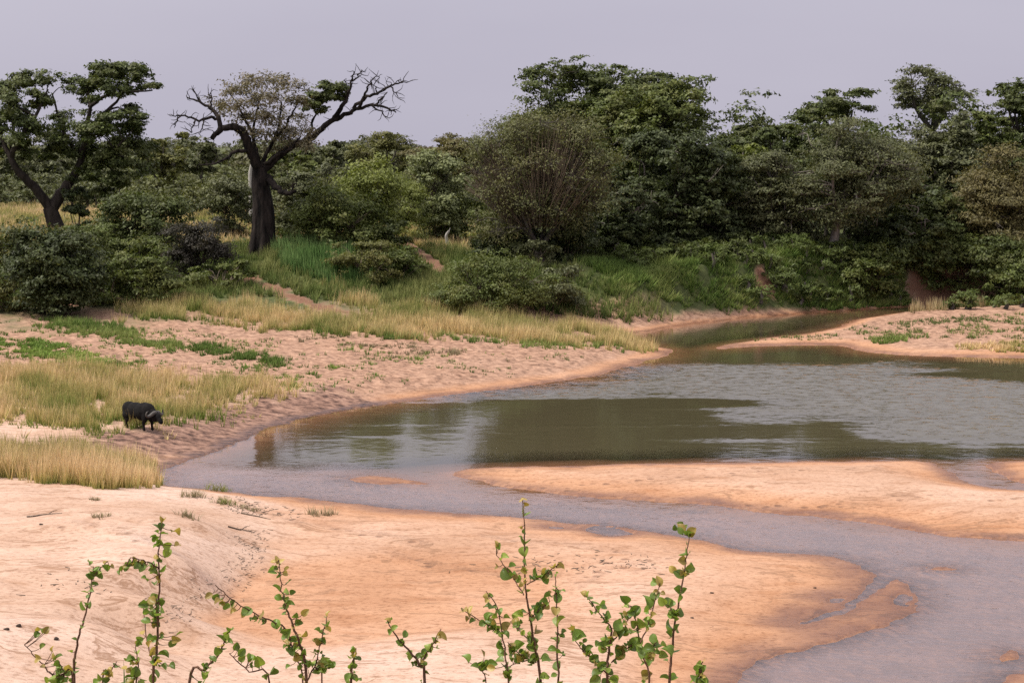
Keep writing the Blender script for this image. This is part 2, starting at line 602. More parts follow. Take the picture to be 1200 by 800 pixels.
m_ground, n, l, p, out = new_mat('river_sand_and_soil')
tc = n.new('ShaderNodeTexCoord').outputs['Object']
z3 = attr_n(n, 'zone').outputs['Vector']
sep = n.new('ShaderNodeSeparateXYZ')
l.new(z3, sep.inputs[0])
wet, veg, mud = sep.outputs
big = noise_n(n, l, .12, 4, tc)
r1 = ramp(n, [(.3, (.45, .29, .20)), (.5, (.525, .36, .265)), (.72, (.585, .43, .345))])
l.new(big, r1.inputs['Fac'])
warp = n.new('ShaderNodeTexNoise')
warp.inputs['Scale'].default_value = .22
l.new(tc, warp.inputs['Vector'])
wv = n.new('ShaderNodeVectorMath')
wv.operation = 'MULTIPLY_ADD'
wv.inputs[1].default_value = (5, 5, 0)
l.new(warp.outputs['Color'], wv.inputs[0])
l.new(tc, wv.inputs[2])
tw = wv.outputs[0]
streak = noise_n(n, l, 1.0, 6, tw, (.5, 1.15, 1), .62)
r2 = ramp(n, [(.30, (.76, .66, .57)), (.46, (.96, .94, .93)), (.56, (1, 1, 1)), (.75, (1.12, 1.12, 1.14))])
l.new(streak, r2.inputs['Fac'])
sand = mixc(n, l, .85, r1.outputs['Color'], r2.outputs['Color'], 'MULTIPLY')
fine = noise_n(n, l, 7.0, 5, tc, (.7, 1.0, 1), .65)
r3 = ramp(n, [(.34, (.52, .43, .37)), (.47, (.96, .95, .94)), (.62, (1.08, 1.08, 1.09))])
l.new(fine, r3.inputs['Fac'])
sand = mixc(n, l, .75, sand, r3.outputs['Color'], 'MULTIPLY')
moist = attr_n(n, 'moist').outputs['Fac']
sand = mixc(n, l, moist, sand, mixc(n, l, 1.0, sand, (.88, .70, .54), 'MULTIPLY'))
vor = n.new('ShaderNodeTexVoronoi')                        # crumbs, pellets and specks of litter
vor.inputs['Scale'].default_value = 2.3
l.new(tc, vor.inputs['Vector'])
rk = ramp(n, [(.045, (1, 1, 1)), (.075, (0, 0, 0))])
l.new(vor.outputs['Distance'], rk.inputs['Fac'])
sand = mixc(n, l, math_n(n, l, 'MULTIPLY', rk.outputs['Color'], math_n(n, l, 'GREATER_THAN', fine, .5)), sand, (.12, .075, .05))
# narrow rusty seams where flood layers crop out
seam = noise_n(n, l, .55, 7, tw, (.2, .9, 1), .62)
rs = ramp(n, [(.482, (0, 0, 0)), (.497, (1, 1, 1)), (.503, (1, 1, 1)), (.518, (0, 0, 0))])
l.new(seam, rs.inputs['Fac'])
seamf = math_n(n, l, 'MULTIPLY', rs.outputs['Color'], math_n(n, l, 'MULTIPLY', math_n(n, l, 'GREATER_THAN', noise_n(n, l, .35, 3, tc), .5), .8))
sand = mixc(n, l, seamf, sand, (.26, .14, .08))
# hoof prints and scuffs along the game trails: darker spots over the dents
trk = attr_n(n, 'track').outputs['Fac']
vt = n.new('ShaderNodeTexVoronoi')
vt.inputs['Scale'].default_value = 1.5
l.new(tc, vt.inputs['Vector'])
rt = ramp(n, [(.17, (1, 1, 1)), (.30, (0, 0, 0))])
l.new(vt.outputs['Distance'], rt.inputs['Fac'])
sand = mixc(n, l, math_n(n, l, 'MULTIPLY', math_n(n, l, 'MULTIPLY', rt.outputs['Color'], trk), .75), sand, (.20, .105, .065))
# trampled mud
mudn = noise_n(n, l, 2.3, 5, tc, (.8, 1.1, 1), .6)
rm = ramp(n, [(.32, (.06, .036, .027)), (.45, (.23, .138, .098)), (.57, (.40, .25, .175)), (.75, (.50, .33, .24))])
l.new(mudn, rm.inputs['Fac'])
sand = mixc(n, l, mud, sand, rm.outputs['Color'])
churn = math_n(n, l, 'MULTIPLY', math_n(n, l, 'SUBTRACT', mud, .75, True), 3.0, True)
sand = mixc(n, l, churn, sand, mixc(n, l, 1.0, sand, (.66, .60, .62), 'MULTIPLY'))
# soil and litter below plants
vegn = noise_n(n, l, .8, 5, tc)
rv = ramp(n, [(.3, (.04, .05, .018)), (.55, (.08, .095, .032)), (.75, (.15, .14, .055))])
l.new(vegn, rv.inputs['Fac'])
sand = mixc(n, l, veg, sand, rv.outputs['Color'])
bare = attr_n(n, 'bare').outputs['Fac']
sand = mixc(n, l, bare, sand, mixc(n, l, fine, (.11, .055, .036), (.27, .145, .09)))
# water-soaked sand is darker and glossier
wetc = mixc(n, l, 1.0, sand, (.46, .38, .34), 'MULTIPLY')
sand = mixc(n, l, wet, sand, wetc)
l.new(sand, p.inputs['Base Color'])
l.new(math_n(n, l, 'SUBTRACT', .92, math_n(n, l, 'MULTIPLY', wet, .55)), p.inputs['Roughness'])
l.new(math_n(n, l, 'ADD', math_n(n, l, 'MULTIPLY', wet, .3), .2), p.inputs['Specular IOR Level'])
hh = math_n(n, l, 'ADD', math_n(n, l, 'MULTIPLY', streak, .6), math_n(n, l, 'MULTIPLY', fine, .25))
vp = n.new('ShaderNodeTexVoronoi')                         # hoof pocks
vp.inputs['Scale'].default_value = 1.5
l.new(tc, vp.inputs['Vector'])
rp = ramp(n, [(.12, (0, 0, 0)), (.30, (1, 1, 1))])
l.new(vp.outputs['Distance'], rp.inputs['Fac'])
pock = math_n(n, l, 'ADD', math_n(n, l, 'MULTIPLY', mudn, 1.4), rp.outputs['Color'])
hh = math_n(n, l, 'ADD', hh, math_n(n, l, 'MULTIPLY', math_n(n, l, 'ADD', mud, math_n(n, l, 'ADD', math_n(n, l, 'MULTIPLY', trk, .8), .06)), pock))
grain = noise_n(n, l, 30.0, 3, tc)
hh = math_n(n, l, 'ADD', hh, math_n(n, l, 'MULTIPLY', grain, .12))
bp = n.new('ShaderNodeBump')
bp.inputs['Strength'].default_value = .6
bp.inputs['Distance'].default_value = .16
l.new(hh, bp.inputs['Height'])
l.new(bp.outputs['Normal'], p.inputs['Normal'])

idx = np.arange(NY * NX).reshape(NY, NX)
quads = np.stack([idx[:-1, :-1], idx[:-1, 1:], idx[1:, 1:], idx[1:, :-1]], -1).reshape(-1, 4)
o = mesh_np('ground', np.stack([XG, YG, ZG], -1).reshape(-1, 3), quads, m_ground, smooth=True, attrs={'zone': zone, 'bare': BARE.ravel(), 'moist': MOIST.ravel(), 'track': TRACK.ravel()})
tag(o, 'peach river sand rising to a green vegetated bank', 'ground', kind='structure')

# ------------------------------------------------------------------ river water
sub_i = np.nonzero((ys > 36) & (ys < 225))[0][::2]
sub_j = np.arange(0, NX, 2)
WX, WY = XG[np.ix_(sub_i, sub_j)], YG[np.ix_(sub_i, sub_j)]
WD = -ZG[np.ix_(sub_i, sub_j)]
lvl = lambda P: [on_level(px, py) for px, py in P]
BREEZE = lvl([(505, 470), (560, 460), (700, 441), (770, 428), (900, 427), (1060, 424), (1110, 440), (1200, 452), (1600, 465), (1600, 518), (1200, 514), (1100, 512), (1040, 501),
              (1000, 491), (930, 484), (890, 479), (872, 464), (820, 459), (700, 460), (600, 466)])
FLOW = lvl([(150, 548), (300, 548), (420, 553), (520, 560), (620, 585), (760, 592), (900, 605), (1030, 620), (1200, 636), (1600, 650), (1600, 1100), (700, 1100), (700, 640), (540, 615), (150, 600)])


def soft(P, wdt, seed):
    X2 = WX + (fbm(WX * .12, WY * .12, seed, 3) - .5) * 5
    Y2 = WY + (fbm(WX * .25, WY * .25, seed + 4, 3) - .5) * 5
    d = seg_dist(P, X2, Y2) * np.where(poly_inside(P, X2, Y2), 1, -1)
    return sstep(-wdt, wdt, d)


breeze = sstep(.1, 1.0, soft(BREEZE, 6.0, 101) + (fbm(WX * .09, WY * .35, 131, 4) - .5) * 1.0)
flow = soft(FLOW, 2.2, 111)
m_water, n, l, p, out = new_mat('river_water')
n.remove(p)
tc = n.new('ShaderNodeTexCoord').outputs['Object']
dep = attr_n(n, 'depth').outputs['Fac']
bz = attr_n(n, 'breeze').outputs['Fac']
fl = attr_n(n, 'flow').outputs['Fac']
cat = noise_n(n, l, 1.5, 3, tc, (.75, .8, 1), .62)         # cat's-paws: patches where the sky-catching tilt and reflection strength vary
rc = ramp(n, [(.36, (.15, .15, .15)), (.5, (.8, .8, .8)), (.64, (1.35, 1.35, 1.35))])
l.new(cat, rc.inputs['Fac'])
bz0 = bz
bz = math_n(n, l, 'MULTIPLY', bz, rc.outputs['Color'])
cur = noise_n(n, l, .5, 4, tc, (.35, 1.1, 1), .6)         # current threads
rcur = ramp(n, [(.34, (.75, .75, .75)), (.62, (1.1, 1.1, 1.1))])
l.new(cur, rcur.inputs['Fac'])
flv = math_n(n, l, 'MULTIPLY', fl, rcur.outputs['Color'])
w1 = noise_n(n, l, 1.15, 2, tc, (.8, .8, 1), .55)
w2 = noise_n(n, l, 4.5, 2, tc, (.5, 1.0, 1), .5)
w3 = noise_n(n, l, .35, 2, tc, (.6, 1, 1), .5)
amp = math_n(n, l, 'ADD', math_n(n, l, 'MULTIPLY', bz0, .20), math_n(n, l, 'MULTIPLY', flv, .06))
amp = math_n(n, l, 'ADD', amp, .010)
hw = math_n(n, l, 'ADD', math_n(n, l, 'MULTIPLY', w1, amp), math_n(n, l, 'MULTIPLY', w2, math_n(n, l, 'ADD', math_n(n, l, 'MULTIPLY', bz0, .07), math_n(n, l, 'MULTIPLY', fl, .032))))
bp = n.new('ShaderNodeBump')
bp.inputs['Strength'].default_value = 1.0
bp.inputs['Distance'].default_value = 1.0
l.new(hw, bp.inputs['Height'])
# ripple normals tilted towards the near shore, added to mirror more bright sky
lean = n.new('ShaderNodeCombineXYZ')
l.new(math_n(n, l, 'ADD', math_n(n, l, 'MULTIPLY', bz, -.25), math_n(n, l, 'MULTIPLY', flv, -.10)), lean.inputs['Y'])
nadd = n.new('ShaderNodeVectorMath')
nadd.operation = 'ADD'
l.new(bp.outputs['Normal'], nadd.inputs[0])
l.new(lean.outputs[0], nadd.inputs[1])
nnorm = n.new('ShaderNodeVectorMath')
nnorm.operation = 'NORMALIZE'
l.new(nadd.outputs[0], nnorm.inputs[0])
gl = n.new('ShaderNodeBsdfGlossy')
gl.inputs['Roughness'].default_value = .06
gl.inputs['Color'].default_value = (.95, .95, .95, 1)
l.new(nnorm.outputs[0], gl.inputs['Normal'])
df = n.new('ShaderNodeBsdfDiffuse')
l.new(mixc(n, l, fl, (.07, .06, .032), (.36, .27, .26)), df.inputs['Color'])
tp = n.new('ShaderNodeBsdfTransparent')
tp.inputs['Color'].default_value = (.93, .90, .87, 1)
murk = math_n(n, l, 'MULTIPLY', dep, 2.0, True)
body = n.new('ShaderNodeMixShader')
l.new(murk, body.inputs['Fac'])
l.new(tp.outputs[0], body.inputs[1])
l.new(df.outputs[0], body.inputs[2])
fr = n.new('ShaderNodeFresnel')
l.new(math_n(n, l, 'ADD', math_n(n, l, 'ADD', math_n(n, l, 'MULTIPLY', bz, 1.1), math_n(n, l, 'MULTIPLY', flv, .45)), 1.38), fr.inputs['IOR'])
l.new(nnorm.outputs[0], fr.inputs['Normal'])
ms = n.new('ShaderNodeMixShader')
l.new(fr.outputs[0], ms.inputs['Fac'])
l.new(body.outputs[0], ms.inputs[1])
l.new(gl.outputs[0], ms.inputs[2])
l.new(ms.outputs[0], out.inputs['Surface'])
ny, nx = WX.shape
idx = np.arange(ny * nx).reshape(ny, nx)
quads = np.stack([idx[:-1, :-1], idx[:-1, 1:], idx[1:, 1:], idx[1:, :-1]], -1).reshape(-1, 4)
dq = WD.ravel()[quads].max(1)
quads = quads[dq > -.35]
o = mesh_np('river', np.stack([WX, WY, np.zeros_like(WX)], -1).reshape(-1, 3), quads, m_water, smooth=True,
            attrs={'depth': np.clip(WD, 0, 2).ravel(), 'breeze': breeze.ravel(), 'flow': flow.ravel()})
tag(o, 'shallow brown river winding between pale sand bars', 'water', kind='structure')

# ------------------------------------------------------------------ foliage and trees
LM = {
    'dark': leaf_mat('leaf_dark_green', (.072, .092, .026), .55, (.13, .13, .036), .6),
    'deep': leaf_mat('leaf_deep_green', (.058, .075, .027), .55, (.095, .10, .034), .5),
    'mid': leaf_mat('leaf_mid_green', (.10, .125, .032), .45, (.18, .17, .045), .55),
    'light': leaf_mat('leaf_light_green', (.18, .21, .05), .4, (.24, .235, .065), .4),
    'pale': leaf_mat('leaf_pale_green', (.21, .235, .105), .35, (.24, .24, .12), .3),
    'olive': leaf_mat('leaf_olive', (.125, .128, .036), .45, (.18, .15, .045), .5),
    'grey': leaf_mat('leaf_grey_green', (.105, .115, .05), .5, (.14, .135, .06), .5),
    'brown': leaf_mat('leaf_brown_olive', (.13, .115, .044), .45, (.165, .125, .05), .5),
    'twigleaf': leaf_mat('leaf_twiggy_olive', (.115, .122, .042), .45, (.15, .125, .05), .5),
    'dry': leaf_mat('leaf_dry_grey', (.155, .135, .08), .45, (.20, .145, .085), .5),
    'purple': leaf_mat('leaf_purple_brown', (.055, .048, .036), .45, (.05, .06, .03), .4),
    'gold': leaf_mat('leaf_yellow_olive', (.135, .135, .038), .4, (.17, .145, .04), .5),
}
BARK = bark_mat('bark_dark', (.022, .017, .014), (.06, .048, .04))
BARK_G = bark_mat('bark_grey', (.06, .05, .042), (.16, .14, .12))
BARK_DEAD = bark_mat('bark_charred', (.004, .0033, .003), (.04, .031, .026), 2.6, .3)
BARK_PALE = bark_mat('bark_bleached', (.30, .28, .25), (.52, .49, .45))
BARK_PALER = bark_mat('bark_weathered', (.11, .095, .08), (.26, .23, .2))
TWIG = bark_mat('bark_twig', (.075, .058, .042), (.17, .135, .10))
TWIG_L = bark_mat('bark_twig_pale', (.13, .10, .07), (.25, .20, .14))


def unit(v):
    return v / (np.linalg.norm(v, axis=-1, keepdims=True) + 1e-9)


def leaf_cloud(rng, C, R, N, L, W, sub=8, spread=.30, up=.6, fold=.25):
    """leaf blades gathered in sprays round the clump centres C (K,3) with radii R (K,3)"""
    K = len(C)
    wgt = R[:, 0] * R[:, 2] * rng.uniform(.45, 1.6, K)
    kk = rng.choice(K, size=N, p=wgt / wgt.sum())
    d = unit(rng.normal(size=(K, sub, 3)) + np.array((0, 0, .35)))
    uu = rng.random((K, sub, 1))
    SPR = C[:, None, :] + d * R[:, None, :] * (.45 + .55 * uu + .55 * uu ** 8)
    jj = rng.integers(0, sub, N)
    g = rng.normal(size=(N, 3)) * spread * np.array((1, 1, .62))
    P = SPR[kk, jj] + g * R[kk]
    nrm = unit(.6 * d[kk, jj] + .35 * unit(g + 1e-6) + np.array((0, 0, up)) + rng.normal(size=(N, 3)) * .45)
    a = unit(np.cross(nrm, rng.normal(size=(N, 3))))
    b = np.cross(nrm, a)
    s = rng.uniform(.65, 1.3, (N, 1))
    LL, WW = L * s * .5, W * s * .5
    V = np.stack([P - a * LL + b * WW, P - a * LL * .7 - b * WW, P + a * LL - np.array((0, 0, .15)) * LL], 1).reshape(-1, 3)
    F = np.arange(3 * N).reshape(N, 3)
    return V, F, SPR


def twig_set(T, rng, C, SPR, r=.03):
    for i in range(len(C)):
        for j in range(SPR.shape[1]):
            mid = (C[i] + SPR[i, j]) / 2 + rng.normal(size=3) * .1
            T.add([C[i], mid, SPR[i, j]], [r, r * .7, r * .3], 3)


def dome_clumps(rng, c, r, K, lobes=.28, zmin=-.55, inner=.25, csize=.24, flat=.8, domes=1):
    """clump centres over an uneven ellipsoid of centre c, half-sizes r"""
    if domes > 1:
        dc = unit(rng.normal(size=(domes, 3))) * rng.uniform(.25, .62, (domes, 1)) * np.array((1, 1, .9))
        dc[0] = (0, 0, -.12)
        dr = rng.uniform(.34, .56, domes)
        dr[0] = .68
        out = np.zeros((0, 3))
        for _ in range(12):
            i = rng.choice(domes, K, p=dr ** 2 / (dr ** 2).sum())
            q = dc[i] + unit(rng.normal(size=(K, 3)) + np.array((0, 0, .25))) * dr[i][:, None] * rng.uniform(.82, 1, (K, 1))
            deep = (np.linalg.norm(q[:, None] - dc[None], axis=2) / dr[None]).min(1)
            out = np.vstack([out, q[deep > .72]])
            if len(out) >= K:
                break
        out = out[:K]
        lo, hi = out.min(0), out.max(0)
        out = (out - (lo + hi) / 2) / ((hi - lo) / 2)
        s = csize * rng.uniform(.6, 1.35, (len(out), 1)) * min(r[0], r[2] * 1.3)
        R = s * np.array((1.15, 1.15, flat))
        n_in = K // 4
        inn = unit(rng.normal(size=(n_in, 3))) * rng.uniform(.2, .6, (n_in, 1))
        C = c + np.vstack([out * .82, inn]) * r
        return C, np.vstack([R, np.full((n_in, 3), csize * 1.2 * min(r[0], r[2]))])
    d = unit(rng.normal(size=(K * 3, 3)))
    d = d[d[:, 2] > zmin][:K]
    ph = rng.uniform(0, 6.28, 6)
    lob = 1 + lobes * (np.sin(3 * np.arctan2(d[:, 1], d[:, 0]) + ph[0] + 2 * d[:, 2]) * .5 + np.sin(5 * d[:, 0] + ph[1]) * .4 + np.sin(6 * d[:, 2] + ph[2] + 3 * d[:, 1]) * .4)
    rad = np.where(rng.random(len(d)) < inner, rng.uniform(.25, .6, len(d)), rng.uniform(.78, .97, len(d))) * lob
    C = c + d * r * rad[:, None]
    s = csize * rng.uniform(.7, 1.35, (len(d), 1)) * min(r[0], r[2] * 1.3)
    R = s * np.array((1.15, 1.15, flat))
    return C, R


def connect(T, rng, C, nodes, node_r, kmax=5):
    """a bent branch from the nearest limb point to each clump"""
    nodes = np.asarray(nodes)
    for c in C:
        dd = np.linalg.norm(nodes - c, axis=1) + np.maximum(0, nodes[:, 2] - c[2]) * .8
        k = int(np.argmin(dd))
        a = nodes[k]
        m1 = a * .6 + c * .4 + np.array((0, 0, .10)) * dd[k] + rng.normal(size=3) * .05 * dd[k]
        m2 = a * .25 + c * .75 + np.array((0, 0, .06)) * dd[k] + rng.normal(size=3) * .05 * dd[k]
        r0 = min(node_r[k] * .7, .05 + .022 * dd[k])
        T.add(crom([a, m1, m2, c], 2), np.linspace(r0, r0 * .3, 7), min(kmax, 4))


def tree(name, label, px, D, top, width, bot, leaf, style='broad', trunk_px=None, bark=None, seed=0, dens=1.0, cat='tree', group=None, depth=.85):
    rng = np.random.default_rng(seed + int(px) * 7 + int(D))
    base = stand(trunk_px if trunk_px is not None else px, D)
    ctr = at(px, (top + bot) / 2, D)
    mpp = D / FPX
    rx, rz = width / 2 * mpp, (bot - top) / 2 * mpp
    c = ctr - base
    r = np.array((rx, rx * depth, rz))
    e = empty(name, base)
    tag(e, label, cat, group)
    T = Tubes()
    area = width * (bot - top) * .785
    far_k = D / 190.0
    if style == 'broad':
        C, R = dome_clumps(rng, c, r, int(np.clip(area / 270, 26, 90)), csize=.23, flat=.66, domes=7)
        N, L, W, sub, sp = int(area * 2.3 * dens), .34 * far_k, .23 * far_k, 9, .23
    elif style == 'feather':
        C, R = dome_clumps(rng, c, r, int(np.clip(area / 200, 24, 90)), csize=.25, flat=.5, domes=6)
        N, L, W, sub, sp = int(area * 2.8 * dens), .32 * far_k, .13 * far_k, 11, .32
    elif style == 'twiggy':
        C, R = dome_clumps(rng, c, r, int(np.clip(area / 230, 24, 90)), csize=.22, flat=.9, domes=5)
        N, L, W, sub, sp = int(area * 1.75 * dens), .25 * far_k, .12 * far_k, 12, .34
    elif style == 'sparse':
        C, R = dome_clumps(rng, c, r, int(np.clip(area / 150, 20, 60)), csize=.20, flat=.6, domes=6)
        N, L, W, sub, sp = int(area * 1.5 * dens), .30 * far_k, .16 * far_k, 8, .28
    else:                                       # flat-topped
        C, R = dome_clumps(rng, c, r, int(np.clip(area / 170, 16, 60)), csize=.30, flat=.5, zmin=-.1, lobes=.3)
        N, L, W, sub, sp = int(area * 2.0 * dens), .34 * far_k, .20 * far_k, 9, .28
    # keep clumps off the ground
    C[:, 2] = np.maximum(C[:, 2], R[:, 2] * .7)
    h_fork = max(c[2] - rz * .75, 1.0)
    r0 = (.028 * (c[2] + rz) + .06)
    lean = np.array((c[0] * .5, c[1] * .5, 0))
    tp_ = crom([np.array((0, 0, -.4)), np.array((rng.normal() * .15, rng.normal() * .15, h_fork * .5)) + lean * .3, np.array((0, 0, h_fork)) + lean * .7], 4)
    T.add(tp_, np.linspace(r0 * 1.25, r0 * .75, len(tp_)) * np.r_[1.25, np.ones(len(tp_) - 1)], 9)
    nodes, nr = [tp_[-1]], [r0 * .7]
    nl = int(rng.integers(4, 7))
    for q in range(nl):
        a = q * 2 * math.pi / nl + rng.uniform(-.4, .4)
        tip = c + np.array((math.cos(a) * rx * .55, math.sin(a) * rx * depth * .55, rz * rng.uniform(.05, .55)))
        P = crom([tp_[-1], tp_[-1] * .5 + tip * .5 + np.array((math.cos(a), math.sin(a), 0)) * rx * .12, tip], 5)
        rr = np.linspace(r0 * .55, r0 * .12, len(P))
        T.add(P, rr, 6)
        nodes += list(P[2:])
        nr += list(rr[2:])
    connect(T, rng, C, nodes, nr)
    V, F, SPR = leaf_cloud(rng, C, R, N, L, W, sub, sp)
    if style in ('feather', 'sparse', 'twiggy'):
        twig_set(T, rng, C, SPR, .03)
    bk = bark or BARK
    if style in ('feather', 'broad') and D < 200:           # bare pale branches poking out of the crown
        TB = Tubes()
        for q in range(9):
            a, ph = rng.uniform(0, 6.28), math.acos(rng.uniform(-.35, .8))
            dv = np.array((math.sin(ph) * math.cos(a) * rx, math.sin(ph) * math.sin(a) * rx * depth, math.cos(ph) * rz))
            pts = [c + dv * .6, c + dv * .8 + rng.normal(size=3) * .25, c + dv * .95 + rng.normal(size=3) * .3, c + dv * 1.08 + rng.normal(size=3) * .35]
            TB.add(crom(pts, 3), np.linspace(.07, .018, 10), 4)
            TB.add([pts[2], pts[2] + rng.normal(size=3) * .4 + dv * .08, pts[2] + rng.normal(size=3) * .5 + dv * .15], [.03, .022, .01], 3)
        TB.build('dead_branches', BARK_PALER, e)['kind'] = 'stuff'
    if style == 'twiggy':                       # fine bare stems fanning up through the crown
        TT = Tubes()
        for q in range(800):
            a, ph = rng.uniform(0, 6.28), math.acos(rng.uniform(.05, 1))
            dvec = np.array((math.sin(ph) * math.cos(a) * rx, math.sin(ph) * math.sin(a) * rx * depth, math.cos(ph) * rz))
            s0 = c - np.array((0, 0, rz * .5)) + dvec * rng.uniform(.15, .5)
            s1 = c - np.array((0, 0, rz * .08)) + dvec * rng.uniform(.85, 1.04)
            m_ = (s0 + s1) / 2 + rng.normal(size=3) * .15
            TT.add(crom([s0, m_, s1 + rng.normal(size=3) * .1], 3), np.linspace(.045, .02, 7), 3)
        TT.build('twigs', TWIG_L, e)['kind'] = 'stuff'
    T.build('trunk', bk, e)
    mesh_np('crown', V, F, LM[leaf], e)
    return e


def shrub(name, label, px, base_row, top, width, leaf, style='broad', seed=0, dens=1.0, D=None, group=None, cat='shrub'):
    rng = np.random.default_rng(1000 + seed + int(px) * 3 + int(base_row))
    base = hit(px, base_row) if D is None else stand(px, D)
    D = base[1]
    mpp = D / FPX
    ztop = at(px, top, D)[2] - base[2]
    rx = width / 2 * mpp * 1.12
    h = max(ztop, .5) * 1.05
    e = empty(name, base)
    tag(e, label, cat, group)
    c = np.array((0, 0, h * .45))
    r = np.array((rx, rx * .8, h * .55))
    area = width * h / mpp * .8
    K = int(np.clip(area / 120, 14, 60))
    if style == 'arch':
        C, R = dome_clumps(rng, c, r, K, csize=.25, flat=.5, zmin=-.6, lobes=.3)
        N, L, W, sub, sp = int(area * 2.6 * dens), .32, .13, 9, .34
    elif style == 'fine':
        C, R = dome_clumps(rng, c, r, K, csize=.26, flat=.75, domes=5)
        N, L, W, sub, sp = int(area * 3.2 * dens), .22, .11, 10, .34
    else:
        C, R = dome_clumps(rng, c, r, K, csize=.26, flat=.75, domes=5)
        N, L, W, sub, sp = int(area * 2.5 * dens), .27, .19, 8, .32
    C[:, 2] = np.maximum(C[:, 2], R[:, 2] * .5)
    V, F, SPR = leaf_cloud(rng, C, R, N, L, W, sub, sp)
    # leaves stay above the slope they grow on
    gz = ground(V[:, 0] + base[0], V[:, 1] + base[1]) - base[2]
    q = V.reshape(-1, 3, 3)
    keep = (q[:, :, 2] - gz.reshape(-1, 3)).min(1) > -.05
    V = q[keep].reshape(-1, 3)
    F = np.arange(len(V)).reshape(-1, 3)
    T = Tubes()
    for q in range(7):
        k = int(rng.integers(len(C)))
        s = np.array((rng.normal() * .12, rng.normal() * .12, -.25))
        T.add(crom([s, (s + C[k]) / 2 + np.array((0, 0, .25)), C[k]], 3), np.linspace(.07, .02, 7), 4)
    nodes = np.array([(0, 0, .1), (0, 0, h * .3), (rx * .2, 0, h * .3), (-rx * .2, 0, h * .35)])
    connect(T, rng, C, nodes, [.07] * 4, 3)
    if style in ('fine', 'arch'):
        twig_set(T, rng, C[::2], SPR[::2], .022)
    T.build('stems', TWIG, e)
    mesh_np('foliage', V, F, LM[leaf], e)
    return e


G_R = 'trees crowding the far river bank'
R_TREES = [
    # label, px, D, top, width, bottom, leaf, style, trunk, bark, dens
    ('tall dark green tree, highest crown behind the round twiggy tree', 680, 206, 58, 150, 255, 'dark', 'broad', None, None, 1),
    ('broad dark tree whose crown makes the right shoulder of the tallest clump', 765, 198, 86, 136, 275, 'mid', 'broad', None, None, 1),
    ('dense dark tree joining the two tallest crowns', 738, 210, 66, 135, 260, 'dark', 'broad', None, None, 1),
    ('blackish green tree hanging low over the grassy far bank below the tallest crowns', 792, 187, 150, 158, 330, 'deep', 'broad', None, None, 1.1),
    ('green tree just right of the tallest clump, half hidden behind', 872, 222, 140, 92, 260, 'dark', 'broad', None, None, 1),
    ('dark rounded tree left of the small flat-topped skyline tree', 925, 210, 130, 100, 250, 'dark', 'broad', None, None, 1),
    ('small flat-topped dark tree standing proud on the skyline', 978, 236, 104, 78, 165, 'dark', 'flat', None, None, 1),
    ('grey feathery tree left of the pale straight trunk', 905, 189, 172, 112, 320, 'grey', 'feather', None, BARK_G, 1),
    ('grey-green feathery acacia above a pale straight trunk', 1000, 187, 138, 150, 268, 'grey', 'feather', 970, BARK_PALER, 1),
    ('yellow-olive tree right of the feathery acacia', 1040, 198, 165, 104, 310, 'gold', 'broad', None, None, 1),
    ('thin-crowned tall tree rising alone above the right skyline', 1090, 228, 74, 92, 165, 'grey', 'sparse', None, BARK_G, 1),
    ('dull grey-green tree below the thin-crowned tall tree', 1104, 204, 132, 112, 290, 'grey', 'broad', None, None, 1),
    ('dark tall tree cut by the right edge of the picture', 1204, 220, 80, 90, 190, 'dark', 'sparse', None, None, 1.6),
    ('olive-brown spreading tree at the right edge above the bank', 1178, 192, 166, 130, 325, 'brown', 'feather', None, None, 1.2),
    ('green tree between the thin-crowned tree and the right-edge tree', 1148, 214, 122, 88, 250, 'mid', 'broad', None, None, 1),
    ('low dark tree over the red earth cutting', 1082, 190, 225, 110, 330, 'dark', 'broad', None, None, 1),
    ('low black-green tree right of the pale straight trunk', 1036, 190, 240, 90, 328, 'deep', 'broad', None, None, 1),
    ('bright leafy low tree left of the feathery grey tree gap', 868, 196, 168, 62, 230, 'light', 'broad', None, None, 1),
    ('low dark tree filling the gap beside the twiggy tree', 722, 182, 205, 90, 325, 'deep', 'broad', None, None, 1),
    ('tree beyond the right edge with branches reaching in', 1270, 197, 115, 150, 325, 'mid', 'broad', None, None, 1),
]
for q, (lab, px, D, top, wd, bot, leaf, sty, tpx, bk, dn) in enumerate(R_TREES):
    tree('bank_tree', lab, px, D, top, wd, bot, leaf, sty, tpx, bk, q * 13, dn, group=G_R)
tree('twiggy_tree', 'round olive-brown twiggy tree at centre, in front of the tallest trees', 632, 174, 128, 178, 316, 'twigleaf', 'twiggy', None, BARK_G, 5, 1.0)
G_M = 'bushveld trees on the plain behind the bank'
M_TREES = [
    ('dark domed tree on the plain right of the dead tree limb', 452, 285, 147, 92, 205, 'olive', 'feather'),
    ('wide olive tree on the plain left of the round twiggy tree', 525, 262, 146, 100, 215, 'brown', 'feather'),
    ('grey tree on the plain seen under the dead tree right limb', 375, 300, 156, 80, 215, 'grey', 'broad'),
    ('dark tree just right of the forked tree crown, on the plain', 188, 262, 146, 62, 222, 'olive', 'broad'),
    ('low grey tree on the plain below the dead tree left limb', 238, 300, 158, 70, 205, 'grey', 'broad'),
    ('dull tree on the plain seen through the forked tree', 40, 270, 168, 90, 225, 'grey', 'broad'),
    ('small flat-topped tree on the plain at the left edge', -8, 300, 160, 70, 215, 'olive', 'flat'),
    ('low green tree on the plain right behind the dead trunk', 340, 250, 170, 70, 240, 'mid', 'broad'),
]
for q, (lab, px, D, top, wd, bot, leaf, sty) in enumerate(M_TREES):
    tree('plain_tree', lab, px, D, top + 8, wd, bot, leaf, sty, None, BARK_G, 200 + q * 11, 1.0, group=G_M)

